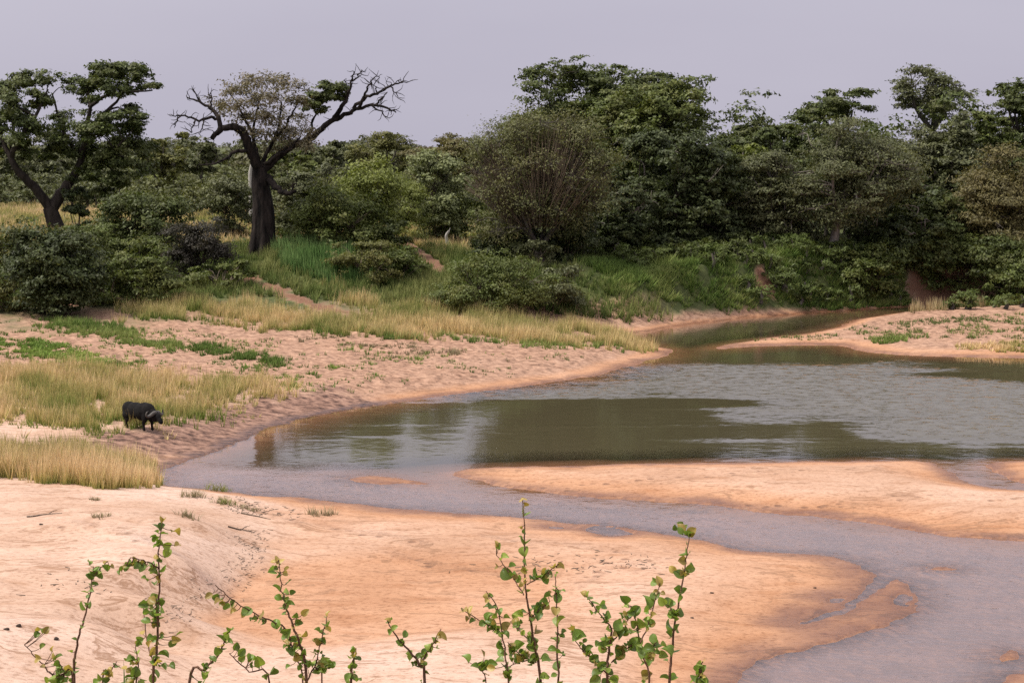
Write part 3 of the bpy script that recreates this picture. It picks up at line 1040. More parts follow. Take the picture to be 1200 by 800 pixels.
# masses nobody could count: far woodland, scrub of the plain, thicket inside the bank trees
def mass(name, label, seed, num, dfun, pxfun, hfun, rfun, nleaf, L, W, mat, K=14, csize=.33, trunks=True):
    rng = np.random.default_rng(seed)
    Vs, Ts = [], Tubes()
    for q in range(num):
        D = dfun(rng)
        px = pxfun(rng, D)
        b = stand(px, D)
        if b[2] < .5 or seg_dist(SCARS[1], np.array([b[0]]), np.array([b[1]]), False)[0] < 2.6:
            continue
        hgt, rx = hfun(rng, D), rfun(rng, D)
        C, R = dome_clumps(rng, b + np.array((0, 0, hgt * .52)), np.array((rx, rx, hgt * .48)), K, csize=csize, flat=.6, zmin=-.8)
        V, F, _ = leaf_cloud(rng, C, R, nleaf, L, W, 6, .32)
        Vs.append(V)
        Ts.add([b, b + np.array((.2, 0, hgt * .3)), b + np.array((0, 0, hgt * .7))], [.22, .16, .06], 4)
    V = np.vstack(Vs)
    o = mesh_np(name, V, np.arange(len(V)).reshape(-1, 3), mat)
    tag(o, label, 'woodland', kind='stuff')
    o2 = Ts.build('trunks', BARK_G, o)
    o2['kind'] = 'stuff'


M_FAR = leaf_mat('leaf_far', (.10, .108, .05), .4, (.14, .12, .06), .6, clump_scale=.05)
mass('distant_woodland', 'far low woodland along the skyline', 77, 220, lambda g: g.uniform(330, 760), lambda g, D: g.uniform(-260, 1460), lambda g, D: g.uniform(5.0, 7.4) + max(0, (D - 450) * .006),
     lambda g, D: g.uniform(4, 8), 620, 1.0, .7, M_FAR)
mass('plain_scrub', 'dull green scrub scattered thickly over the plain behind the dead tree', 78, 130, lambda g: 212 + 120 * g.random() ** .8, lambda g, D: g.uniform(150, 620), lambda g, D: g.uniform(2.0, 4.6),
     lambda g, D: g.uniform(1.6, 3.6), 700, .42, .30, leaf_mat('leaf_scrub', (.11, .12, .045), .42, (.16, .15, .06), .6, clump_scale=.12))
mass('plain_scrub', 'sparse grey scrub behind the forked tree', 79, 40, lambda g: g.uniform(240, 340), lambda g, D: g.uniform(-160, 160), lambda g, D: g.uniform(2.0, 5.0),
     lambda g, D: g.uniform(1.6, 4), 700, .45, .32, LM['grey'])
mass('bank_thicket', 'dark tangled thicket inside the far bank trees', 80, 64, lambda g: g.uniform(193, 214), lambda g, D: g.uniform(610, 1420), lambda g, D: g.uniform(5.0, 9.5),
     lambda g, D: g.uniform(2.5, 4.5), 1250, .42, .30, LM['deep'])
mass('bank_thicket', 'green wood closing the gaps behind the far bank trees', 81, 40, lambda g: g.uniform(222, 262), lambda g, D: g.uniform(590, 1430), lambda g, D: g.uniform(10, 15.5),
     lambda g, D: g.uniform(3.5, 6.5), 2600, .46, .32, LM['dark'], K=24, csize=.28)

mass('bank_herbage', 'hummocks of hanging grass and creepers on the far bank face', 82, 210, lambda g: g.uniform(176, 188), lambda g, D: g.uniform(650, 1260), lambda g, D: g.uniform(.9, 2.0),
     lambda g, D: g.uniform(.7, 1.7), 420, .42, .10, leaf_mat('leaf_herbage', (.11, .145, .04), .4, (.15, .16, .05), .5, clump_scale=.25), K=10)
mass('bank_herbage', 'dark creepers among the bank grass', 83, 70, lambda g: g.uniform(178, 189), lambda g, D: g.uniform(640, 1260), lambda g, D: g.uniform(.9, 2.2),
     lambda g, D: g.uniform(.7, 1.6), 420, .26, .18, LM['dark'], K=10)

# ---- the forked tree on the left
DL = float(hit(66, 271)[1])
mL = DL / FPX
base = hit(66, 271)
e = tag(empty('forked_tree', base), 'forked dark tree with open layered crown at far left', 'tree')
rng = np.random.default_rng(9)
T = Tubes()
dy = lambda k: np.array((0, k, 0))
loc = lambda px, py, k=0.0: at(px, py, DL + k) - base
trunk = crom([loc(68, 274), loc(63, 258), loc(58, 243)], 4)
T.add(trunk, np.linspace(10.5, 8, len(trunk)) * mL, 10)
limbs = [([(59, 244), (42, 222, -.6), (25, 205, -1.2), (12, 184, -1.5), (2, 160, -1), (-4, 130, -.5)], 6.5, 1.5),
         ([(12, 184, -1.5), (25, 160, -2.5), (45, 130, -2.5), (55, 105, -2)], 3.5, 1),
         ([(12, 184, -1.5), (15, 150, 1), (20, 115, 2)], 3, 1),
         ([(60, 246), (75, 222, .5), (88, 205, 1), (95, 185, 1), (100, 160, .5), (106, 125, 0)], 7.5, 2.2),
         ([(88, 205, 1), (105, 195, -1), (125, 185, -2), (145, 165, -2.5)], 4, 1),
         ([(106, 125, 0), (103, 108, 1), (100, 92, 1.5)], 2.4, .8),
         ([(106, 125, 0), (125, 112, -1), (150, 108, -1), (178, 106, -.5)], 2.4, .8),
         ([(100, 160, .5), (115, 140, 2.5), (135, 120, 3), (150, 95, 2.5)], 3, .9),
         ([(95, 185, 1), (80, 165, 2), (70, 140, 2.5), (62, 110, 2)], 3, .9)]
nodes, nr = [], []
for P, r0, r1 in limbs:
    W_ = crom([loc(*q) for q in P], 4)
    rr = np.linspace(r0, r1, len(W_)) * mL
    T.add(W_ + rng.normal(size=W_.shape) * .05, rr, 7)
    nodes += list(W_)
    nr += list(rr)
cl = [(8, 108, 20, 1), (28, 96, 17, 0), (52, 96, 16, -1), (45, 115, 18, -2), (15, 135, 22, 2), (-5, 145, 24, 0), (38, 145, 20, -2.5), (22, 165, 20, -2), (-8, 175, 18, -1), (8, 120, 20, -3),
      (82, 100, 18, 2), (104, 92, 20, 1), (125, 82, 20, 0), (148, 84, 20, 2), (168, 90, 17, 0), (178, 102, 11, -1), (120, 104, 18, -2), (140, 104, 16, -1), (98, 112, 17, 2), (158, 102, 14, 2),
      (75, 140, 20, 3), (90, 150, 22, -2), (112, 140, 20, 2), (135, 138, 18, -2), (152, 130, 15, 1), (162, 148, 17, -1), (120, 160, 24, -3), (145, 165, 24, 0), (165, 172, 20, 2), (100, 175, 22, 2),
      (75, 172, 18, 2), (60, 160, 15, 3), (128, 188, 22, -2), (155, 192, 20, -1), (172, 196, 16, 1), (105, 200, 16, -2), (140, 212, 16, -2), (120, 222, 12, -1), (60, 178, 12, 1), (35, 180, 12, -2)]
C = np.array([loc(a, b, d) for a, b, r_, d in cl])
R = np.array([[r_ * mL * .92, r_ * mL * 1.0, r_ * mL * .62] for a, b, r_, d in cl])
connect(T, rng, C, nodes, nr)
V, F, SPR = leaf_cloud(rng, C, R, 42000, .34, .22, 9, .27)
twig_set(T, rng, C, SPR, .03)
T.build('trunk', BARK, e)
mesh_np('crown', V, F, LM['dark'], e)

# ---- the half-dead giant
base = hit(308, 297)
DD = float(base[1])
mD = DD / FPX
e = tag(empty('half_dead_tree', base), 'half-dead giant tree with thick black trunk and bare twisted limbs', 'tree')
rng = np.random.default_rng(21)
loc = lambda px, py, k=0.0: at(px, py, DD + k) - base
T = Tubes()
tr = crom([loc(307, 303), loc(308, 285), loc(309, 262), loc(308, 238), loc(305, 215), loc(304, 196)], 4)
rad = np.interp(np.linspace(0, 1, len(tr)), [0, .08, .25, .5, .8, 1], [17.5, 14, 13.2, 12.6, 10.5, 8.2]) * mD
T.add(tr, rad, 14)
for q in range(7):                              # buttress folds
    a = q * .9 + .3
    off = np.array((math.cos(a), math.sin(a), 0))
    P = [tr[0] + off * 1.25, tr[5] + off * .85, tr[11] + off * .72, tr[16] + off * .5]
    T.add(crom(P, 4), np.linspace(.34, .18, 13), 6)
DEAD = [([(303, 202), (298, 186, -.5), (291, 172, -1), (285, 157, -1.3), (276, 149, -1.5), (266, 149, -1.6), (256, 154, -1.7), (248, 163, -1.8)], 6.8, 2.8),
        ([(257, 153, -1.7), (256, 138, -1.5), (247, 127, -1.2), (234, 120, -1), (219, 114, -.6)], 3.2, .7),
        ([(255, 139, -1.5), (243, 139, -1.9), (229, 140, -2.2), (212, 135, -2.4), (203, 136, -2.5)], 2.0, .6),
        ([(229, 140, -2.2), (226, 148, -2.6), (224, 156, -2.7)], 1, .5), ([(236, 121, -1), (231, 112, -.7), (226, 104, -.5)], 1.2, .5), ([(246, 127, -1.2), (248, 116, -1), (244, 108, -.8)], 1.3, .5),
        ([(212, 135, -2.4), (207, 142, -2.6), (204, 150, -2.6)], .9, .4), ([(240, 139, -2), (237, 150, -2.4), (233, 157, -2.4)], 1.0, .4),
        ([(308, 198), (323, 187, .6), (342, 172, 1.2), (362, 164, 1.6), (378, 150, 1.8), (391, 141, 1.8), (407, 133, 1.6), (420, 127, 1.3), (440, 123, 1), (456, 128, .8), (464, 132, .6)], 5.4, .7),
        ([(391, 141, 1.8), (398, 130, 2), (404, 118, 2.2), (409, 105, 2.4), (412, 95, 2.5), (415, 84, 2.4)], 3.4, .7),
        ([(420, 127, 1.3), (426, 116, .8), (428, 107, .5), (434, 98, .2), (437, 92, 0)], 2, .6),
        ([(414, 128, 1.4), (430, 114, 1.2), (442, 109, 1), (456, 102, .8), (466, 97, .6), (477, 97, .5)], 2.2, .6),
        ([(456, 102, .8), (462, 108, .5), (466, 115, .4)], 1, .4), ([(440, 123, 1), (448, 115, 1.4), (454, 108, 1.5)], 1.3, .5), ([(412, 95, 2.5), (420, 88, 2.4), (424, 82, 2.3)], 1.2, .5),
        ([(442, 109, 1), (440, 99, 1.2), (445, 91, 1.3)], 1.1, .4), ([(409, 105, 2.4), (403, 94, 2.8)], 1.1, .5), ([(434, 123, 1), (446, 132, .3), (454, 137, .2)], 1.2, .5),
        ([(314, 208), (319, 214, -1), (326, 222, -1.6), (337, 226, -2), (347, 224, -2.2)], 5, 2.0), ([(340, 225, -2), (345, 216, -2.3), (348, 210, -2.3)], 1.6, .6),
        ([(299, 186), (287, 177, -1.5), (274, 178, -2.2), (264, 186, -2.6), (252, 192, -2.8), (232, 193, -3)], 3, .7),
        ([(304, 196), (300, 176, .8), (297, 158, 1), (299, 138, 1.2), (303, 118, 1.2)], 3, .8), ([(304, 198), (312, 180, .4), (322, 162, .2), (328, 142, .2), (330, 120, 0)], 3, .8),
        ([(298, 160, 1), (288, 142, 1.5), (278, 124, 1.6), (270, 108, 1.6)], 2, .6), ([(322, 162, .2), (335, 148, -.6), (344, 130, -1), (350, 112, -1)], 2, .6),
        ([(310, 192), (330, 180, -1), (345, 168, -1.5), (352, 160, -1.6)], 2.5, .8), ([(362, 164, 1.6), (368, 140, 1), (372, 120, .6)], 1.8, .7)]
nodes, nr = [], []
for P, r0, r1 in DEAD:
    W_ = crom([loc(*q) for q in P], 4)
    W_[1:-1] += rng.normal(size=W_[1:-1].shape) * .06
    rr = np.linspace(r0, r1, len(W_)) * mD
    T.add(W_, rr, 7)
    nodes += list(W_[2:])
    nr += list(rr[2:])
    nt_ = int(len(W_) * .7)
    for q in range(nt_):                        # crooked bare twigs
        i = int(rng.integers(len(W_) // 3, len(W_)))
        if rr[i] > 3.4 * mD:
            continue
        p0 = W_[i]
        d_ = unit(rng.normal(size=3) * np.array((1, .8, .7)) + np.array((0, 0, .25)))
        L_ = rng.uniform(.5, 1.3)
        pts = [p0]
        for s in range(3):
            d_ = unit(d_ + rng.normal(size=3) * .45)
            pts.append(pts[-1] + d_ * L_ / 3)
        T.add(pts, [min(.04, rr[i] * .6), .032, .024, .012], 4)
T.build('trunk', BARK_DEAD, e)
s_cl = [(300, 98, 13), (286, 104, 13), (272, 112, 12), (315, 95, 12), (330, 100, 12), (345, 106, 10), (262, 124, 9), (280, 126, 13), (298, 120, 14), (316, 118, 14), (335, 122, 12), (350, 122, 9), (290, 142, 12), (308, 140, 13),
        (326, 142, 13), (344, 140, 11), (312, 160, 13), (330, 160, 13), (345, 155, 12), (298, 160, 10), (322, 176, 11), (340, 170, 11), (355, 172, 10), (270, 136, 7), (252, 118, 6)]
C = np.array([loc(306 + (a - 306) * 1.12 + rng.normal() * 2, b - 2, rng.uniform(-2.6, 2.6)) for a, b, r_ in s_cl])
R = np.array([[r_ * mD * 1.3, r_ * mD * 1.3, r_ * mD * .85] for a, b, r_ in s_cl])
T2 = Tubes()
connect(T2, rng, C, nodes, [min(a, .07) for a in nr], 4)
V, F, SPR = leaf_cloud(rng, C, R, 9500, .25, .14, 12, .34)
twig_set(T2, rng, C, SPR, .022)
mesh_np('crown', V, F, LM['dry'], e)
g_cl = [(372, 112, 9, .6), (384, 104, 9, 1.4), (396, 104, 9, 2), (366, 122, 8, 0), (380, 120, 8, 1.2), (400, 112, 7, 2.4), (388, 114, 7, .5), (374, 130, 6, .6)]
C = np.array([loc(a, b, d) for a, b, r_, d in g_cl])
R = np.array([[r_ * mD * 1.3, r_ * mD * 1.3, r_ * mD * .95] for a, b, r_, d in g_cl])
connect(T2, rng, C, nodes, [min(a, .07) for a in nr], 4)
V, F, SPR = leaf_cloud(rng, C, R, 4200, .30, .20, 8, .27)
o = mesh_np('leafy_branch', V, F, LM['dark'], e)
o['label'] = 'small green leafy clump on the right limb'
T2.build('twigs', TWIG, e)['kind'] = 'stuff'

# pale dead stems
def stump(name, label, pts, radii, D):
    b = at(pts[0][0], pts[0][1], D)
    gz = float(ground(b[0], b[1]))
    bb = np.array((b[0], b[1], gz))
    e = tag(empty(name, bb), label, 'dead tree')
    T = Tubes()
    P = [np.array((0, 0, -.3))] + [at(a, c, D) - bb for a, c in pts[1:]]
    W_ = crom(P, 4)
    T.add(W_, np.interp(np.linspace(0, 1, len(W_)), np.linspace(0, 1, len(radii)), radii), 8)
    T.build('trunk', BARK_PALE, e)
    T = Tubes()
    q = W_[len(W_) * 2 // 3]
    T.add([q, q + np.array((.25, .1, .3)), q + np.array((.35, .2, .7))], [radii[1] * .6, .05, .02], 5)
    T.build('branch', BARK_PALE, e)


stump('dead_tree', 'bleached pale dead trunk standing close behind the black trunk', [(294, 236), (294, 222), (293, 205), (295, 190), (293, 182)], [.26, .24, .2, .16, .05], float(hit(294, 262)[1]))
stump('dead_tree', 'short bleached stump beside the small red path', [(524, 292), (524, 284), (523, 276), (526, 270)], [.2, .16, .14, .05], float(hit(524, 291)[1]))

# ---- shrubs of the left bank and plain
SHRUBS = [
    ('large dark green bush at the edge of the sand, leftmost', 66, 368, 268, 108, 'deep', 'broad', 1.1),
    ('low olive scrub at the left picture edge beside the large dark bush', 8, 364, 322, 62, 'olive', 'fine', 1),
    ('olive bush at the left edge above the low scrub', 14, 318, 270, 84, 'olive', 'fine', 1),
    ('fresh green sprawling bush under the forked trunk', 96, 312, 264, 80, 'mid', 'arch', 1),
    ('dark narrow shrub right beside the forked trunk', 90, 272, 205, 34, 'deep', 'broad', 1.2),
    ('dark grey-green bush behind the arching bush', 166, 306, 230, 98, 'dark', 'broad', 1),
    ('arching long-leaved bush above the golden grass', 172, 354, 292, 104, 'mid', 'arch', 1),
    ('purple-brown shrub with upright dead stems', 230, 332, 254, 66, 'purple', 'fine', 1.2),
    ('round grey-green shrub touching the black trunk on its left', 272, 276, 210, 62, 'grey', 'broad', 1),
    ('bright light-green shrub in the yellow grass', 192, 238, 206, 52, 'light', 'broad', 1),
    ('small grey shrub on the plain left of the bright shrub', 145, 240, 208, 46, 'grey', 'fine', 1),
    ('light yellow-green leafy shrub right of the black trunk', 420, 288, 192, 92, 'light', 'broad', 1),
    ('dark shrub behind the tall green weeds', 398, 296, 222, 104, 'mid', 'broad', 1),
    ('pale green round-clumped shrub left of the twiggy tree', 512, 284, 178, 66, 'pale', 'broad', 1),
    ('mid-green shrub between the red path and the twiggy tree', 534, 282, 226, 76, 'mid', 'arch', 1),
    ('broad fresh green bush at the foot of the twiggy tree', 578, 366, 306, 152, 'mid', 'fine', 1.1),
    ('olive scrub mound beside the tall green weeds', 432, 330, 284, 82, 'olive', 'fine', 1),
    ('yellow-green shrub above the red path', 468, 284, 208, 60, 'light', 'fine', 1),
    ('dull green shrub right behind the black trunk', 352, 284, 198, 66, 'grey', 'broad', 1),
    ('low leafy green shrub between arching and large dark bush', 128, 356, 318, 52, 'mid', 'broad', 1),
    ('pale grey-green shrub right of the broad fresh bush', 648, 364, 314, 74, 'grey', 'arch', 1),
    ('small dark shrub at the upper end of the red path', 452, 300, 258, 44, 'dark', 'broad', 1),
    ('round olive shrub left of the red path', 470, 330, 290, 58, 'mid', 'fine', 1),
    ('tiny dark shrub in the yellow grass left of the round grey shrub', 228, 252, 236, 26, 'deep', 'broad', 1),
    ('grey scrub below the forked tree crown on the plain', 30, 240, 205, 70, 'grey', 'fine', 1),
    ('low vivid green bush left of the small sand path', 262, 340, 308, 72, 'mid', 'arch', 1),
]
for q, (lab, px, br, top, wd, leaf, sty, dn) in enumerate(SHRUBS):
    shrub('bush', lab, px, br, top, wd, leaf, sty, q, dn, group='bushes of the left bank and plain')
US = [
    ('black-green bush under the left side of the twiggy tree', 592, 176, 258, 74, 'deep'), ('dark bush under the right side of the twiggy tree', 660, 176, 252, 84, 'deep'), ('low grey-green bush in front of the twiggy tree trunk', 628, 171, 282, 56, 'grey'),
    ('dark undergrowth bush below the twiggy tree', 690, 184, 278, 84, 'deep'), ('undergrowth bush below the blackish hanging tree', 745, 185, 282, 80, 'dark'),
    ('undergrowth bush right of the blackish hanging tree', 835, 185, 276, 84, 'deep'), ('fresh green bush above the red earth slip', 905, 186, 282, 76, 'mid'),
    ('dark bush at the foot of the pale straight trunk, on its left', 938, 186, 288, 46, 'dark'), ('leafy bush right of the pale straight trunk', 1018, 185, 290, 74, 'mid'),
    ('dark glossy bush above the red earth cutting', 1062, 189, 272, 82, 'dark'), ('blue-green bush right above the red earth cutting', 1120, 190, 268, 84, 'mid'),
    ('dark bush on the bank near the right edge', 1176, 186, 280, 84, 'dark'), ('green bush at the bank foot by the right edge', 1190, 183, 312, 74, 'mid'),
    ('bush on the bank cut by the right edge', 1235, 184, 285, 90, 'mid')]
for q, (lab, px, D, top, wd, leaf) in enumerate(US):
    shrub('undergrowth_bush', lab, px, 300, top, wd, leaf, 'broad', 60 + q, 1.1, D=D, group='undergrowth along the far bank')

# ------------------------------------------------------------------ grass
GM = {
    'gold': grass_mat('grass_golden', (.17, .22, .05), (.42, .37, .14), (.66, .50, .25)),
    'goldgreen': grass_mat('grass_gold_green', (.16, .22, .045), (.46, .38, .14), (.72, .53, .29)),
    'green': grass_mat('grass_green', (.07, .12, .025), (.15, .225, .05), (.26, .30, .09)),
    'dull': grass_mat('grass_dull_green', (.075, .115, .03), (.145, .19, .05), (.25, .26, .09)),
    'weed': grass_mat('weed_blue_green', (.06, .115, .03), (.11, .20, .055), (.18, .27, .09)),
    'leafy': grass_mat('ground_cover_green', (.11, .18, .035), (.19, .29, .055), (.29, .36, .085)),
    'straw': grass_mat('grass_straw', (.20, .17, .08), (.36, .29, .15), (.45, .36, .2)),
    'dry': grass_mat('grass_grey_dry', (.12, .10, .06), (.22, .19, .10), (.32, .27, .16)),
}


def blades(rng, P, nb, h, w, lean=.25, spread=.12, droop=.0, cheap=False):
    """tufts of curved blades at points P (N,3); h may be an array per tuft"""
    N = len(P)
    B = np.repeat(P, nb, 0)
    M = len(B)
    hh = np.repeat(np.broadcast_to(h, (N,)) * rng.uniform(.55, 1.25, N), nb) * rng.uniform(.55, 1.15, M)
    rr = np.repeat(np.clip(.45 * rng.random(N) + 1.9 * fbm(P[:, 0] * .3, P[:, 1] * .2, 7, 3) - .68, 0, 1), nb)
    az = rng.uniform(0, 6.283, M)
    dr = np.stack([np.cos(az), np.sin(az), np.zeros(M)], 1)
    B = B + dr * (rng.random((M, 1)) ** .5) * spread
    B[:, 2] -= .03
    sd_ = np.stack([-np.sin(az + rng.normal(size=M) * .8), np.cos(az), np.zeros(M)], 1)
    ln = (lean * rng.uniform(.1, 1.2, M) * hh)[:, None]
    z = np.array((0, 0, 1.0))
    mid = B + z * (hh * .55)[:, None] + dr * ln * .35
    tip = B + z * (hh * (1 - droop))[:, None] + dr * ln
    ww = w * rng.uniform(.7, 1.3, (M, 1)) * .5
    if cheap:
        V = np.stack([B - sd_ * ww, B + sd_ * ww, tip], 1).reshape(-1, 3)
        return V, [np.arange(3 * M).reshape(M, 3)], {'t': np.tile(np.array([0, 0, 1.0]), M), 'r': np.repeat(rr, 3)}
    V = np.stack([B - sd_ * ww, B + sd_ * ww, mid + sd_ * ww * .85, mid - sd_ * ww * .85, tip], 1).reshape(-1, 3)
    i = np.arange(M)[:, None] * 5
    Q = i + np.array([[0, 1, 2, 3]])
    Tt = i + np.array([[3, 2, 4]])
    t = np.tile(np.array([0, 0, .55, .55, 1.0]), M)
    r = np.repeat(rr, 5)
    return V, [Q, Tt], {'t': t, 'r': r}


def scatter(rng, poly, dens, edge=1.0, clump=.0, seed=0):
    P = np.array([p[:2] for p in poly])
    lo, hi = P.min(0) - edge, P.max(0) + edge
    N = int((hi - lo).prod() * dens)
    X, Y = rng.uniform(lo[0], hi[0], N), rng.uniform(lo[1], hi[1], N)
    X2 = X + (fbm(X * .6, Y * .6, seed, 3) - .5) * 2.2 * edge
    Y2 = Y + (fbm(X * .6, Y * .6, seed + 9, 3) - .5) * 4.0 * edge
    sdist = seg_dist(P, X2, Y2) * np.where(poly_inside(P, X2, Y2), 1, -1)
    ok = rng.random(N) < sstep(-.9 * edge, 1.3 * edge, sdist) ** 1.5
    if clump:
        ok &= fbm(X * .55, Y * .45, seed + 3, 3) > clump
    Z = ground(X, Y)
    ok &= Z > .06
    return np.stack([X, Y, Z], 1)[ok]


BUF = hit(166, 504)


def cull_bare(P):
    ok = np.hypot((P[:, 0] - BUF[0] - .3) / 1.1, (P[:, 1] - BUF[1] + .9) / 1.0) > 1
    for Q in PATHS:
        ok &= seg_dist(Q, P[:, 0], P[:, 1], False) > .6
    for Q, k in ((SCARS[0], .6), (SCARS[1], 1.6)):
        ok &= seg_dist(Q, P[:, 0], P[:, 1], False) > k
    return P[ok]


def grass(name, label, px_poly, mat, dens, nb, h, w, seed, lean=.3, edge=1.0, clump=0, hvar=.35, spread=.12, droop=0.0, poly=None):
    rng = np.random.default_rng(seed)
    P = cull_bare(scatter(rng, poly or wpoly(px_poly), dens, edge, clump, seed))
    if not len(P):
        print('no grass', name, label)
        return
    H = h * (1 - hvar + 2 * hvar * fbm(P[:, 0] * .5, P[:, 1] * .5, seed + 21, 3))
    V, F, A = blades(rng, P, nb, H, w * (1.35 if P[:, 1].mean() > 75 else 1), lean, spread, droop, P[:, 1].mean() > 75)
    o = mesh_np(name, V, F, GM[mat], attrs=A)
    tag(o, label, 'grass', kind='stuff')
    return o


grass('grass_meadow', 'golden green grass meadow round the buffalo', [(-120, 440), (0, 434), (90, 430), (180, 440), (250, 445), (300, 447), (338, 455), (330, 462), (280, 470), (255, 484), (230, 500), (180, 505), (130, 512), (60, 505), (0, 490), (-120, 490)],
      'goldgreen', 20, 8, .85, .030, 301, .35, 1.4, .34, hvar=.6)
grass('grass_clump', 'tall grass clump at the left above the pale sand', [(-120, 530), (0, 528), (60, 530), (130, 535), (178, 545), (186, 562), (180, 572), (120, 572), (40, 564), (0, 560), (-120, 556)],
      'goldgreen', 34, 9, 1.05, .028, 302, .35, .6, hvar=.5)
grass('grass_strip', 'long golden grass strip below the bushes', [(125, 352), (200, 350), (260, 356), (340, 362), (420, 372), (520, 386), (500, 402), (430, 396), (340, 388), (240, 378), (150, 374)], 'gold', 20, 8, .92, .034, 303, .35, 1.5, .40, hvar=.6)
grass('grass_strip', 'golden grass strip reaching the river bend', [(380, 340), (450, 356), (540, 362), (620, 372), (700, 385), (770, 410), (735, 412), (680, 408), (600, 403), (510, 388), (430, 372)], 'gold', 20, 8, .92, .034, 304, .35, 1.5, .40, hvar=.6)
grass('grass_strip', 'low green margin under the golden strips', [(150, 372), (300, 384), (450, 398), (560, 402), (640, 406), (740, 412), (700, 404), (560, 396), (400, 386), (220, 374)], 'green', 14, 8, .45, .04, 305, .4, 1.2, clump=.38)
grass('ground_cover', 'vivid green creeping patch on the left sand', [(-100, 398), (0, 396), (60, 404), (120, 416), (155, 428), (120, 432), (60, 422), (0, 414), (-100, 410)], 'leafy', 26, 9, .24, .07, 306, .8, .9, .44)
grass('ground_cover', 'green strip of low growth on the sand ridge', [(38, 372), (100, 376), (160, 388), (212, 402), (205, 413), (150, 404), (90, 392), (45, 384)], 'green', 20, 9, .38, .045, 307, .5, .9, .44)
grass('ground_cover', 'green tufted strip below the sand ridge', [(222, 396), (270, 408), (330, 424), (325, 432), (270, 422), (225, 410)], 'green', 20, 9, .40, .045, 308, .5, .9, .44)
grass('ground_cover', 'small scattered green tufts near the meadow end', [(300, 424), (400, 424), (408, 440), (340, 440), (360, 456), (300, 462), (270, 446)], 'leafy', 12, 9, .26, .05, 309, .6, .8, .55)
grass('ground_cover', 'grey sparse weeds on the trampled sand', [(340, 392), (480, 400), (600, 408), (620, 420), (480, 424), (370, 416)], 'dry', 7, 8, .26, .04, 310, .7, .8, .56)
grass('bank_grass', 'rank green grass between the bushes of the left bank', [(-140, 300), (0, 296), (120, 300), (240, 290), (330, 290), (420, 300), (520, 290), (620, 310), (720, 340), (800, 372), (740, 380), (640, 366), (520, 360), (400, 356), (280, 350), (150, 352), (0, 362), (-140, 362)],
      'dull', 9, 9, .9, .05, 311, .5, .8, hvar=.6)
grass('bank_grass', 'fresh green grass on the right bank hanging to the water', None, 'green', 15, 10, .95, .055, 312, .8, .3, .25, droop=.25,
      poly=[(8, 166), (14, 170), (19, 174), (24, 178.5), (30, 180.5), (40, 181.5), (60, 183), (60, 190), (40, 189.5), (24, 188), (14, 186), (4, 178)])
grass('bank_grass', 'dull undergrowth grass below the far trees', None, 'dull', 7, 9, .9, .06, 313, .6, .3, .40, poly=[(4, 176), (14, 180), (24, 182), (40, 184), (64, 185), (64, 200), (20, 200), (-2, 192), (-6, 182)])
grass('tall_weeds', 'stand of tall blue-green weeds right of the black trunk', [(322, 300), (335, 292), (420, 300), (470, 306), (482, 322), (430, 338), (370, 330), (330, 318)], 'weed', 20, 7, 1.35, .10, 314, .16, .4, .3, spread=.2)
grass('bank_grass', 'yellow-green grass patch beside the red path', [(455, 262), (500, 262), (530, 280), (522, 306), (490, 290), (460, 276)], 'goldgreen', 14, 8, .6, .05, 315, .4, .6)
grass('plain_grass', 'yellow grass of the open plain', None, 'goldgreen', 2.4, 7, .70, .08, 316, .35, .6, .30, poly=[(-62, 184), (-20, 178), (0, 182), (2, 200), (-8, 240), (-30, 262), (-80, 262), (-72, 220)])
grass('island_grass', 'short green patch on the far sand island', [(1018, 398), (1060, 396), (1070, 401), (1030, 404)], 'green', 22, 8, .35, .05, 317, .5, .3)
grass('island_grass', 'green fringe along the near edge of the far island', [(1118, 406), (1200, 402), (1260, 404), (1260, 414), (1200, 412), (1130, 411)], 'goldgreen', 16, 8, .4, .05, 318, .5, .5, .36)
grass('reeds', 'dry straw reeds at the back of the far island', [(1060, 365), (1100, 361), (1150, 358), (1155, 361), (1100, 364), (1070, 368)], 'straw', 3.2, 7, 1.0, .05, 319, .25, .3, hvar=.5)
grass('sand_weeds', 'sparse dry weeds on the far island sand', [(880, 400), (1000, 384), (1100, 372), (1250, 366), (1250, 398), (1020, 396)], 'dull', 4.5, 8, .30, .05, 320, .8, .5, .48)
grass('bluff_grass', 'rough grass on the bluff edge at the viewer\'s feet', None, 'dull', 12, 8, .25, .014, 321, .5, .5, .45, poly=[(-6, -4), (6, -4), (6, 8), (-6, 8)])

grass('sand_weeds', 'thin green weeds dotted over the left bank sand', [(-60, 372), (150, 380), (340, 398), (560, 412), (690, 420), (600, 438), (470, 450), (380, 462), (330, 450), (200, 432), (60, 436), (-60, 430)], 'green', 2.6, 8, .26, .045, 322, .7, .8, .5, hvar=.5)
grass('sand_weeds', 'yellowing weeds thinning out round the meadow', [(-60, 425), (200, 428), (345, 444), (370, 462), (300, 490), (240, 515), (120, 522), (-60, 515)], 'goldgreen', 3.0, 8, .36, .035, 323, .6, .8, .46, hvar=.5)

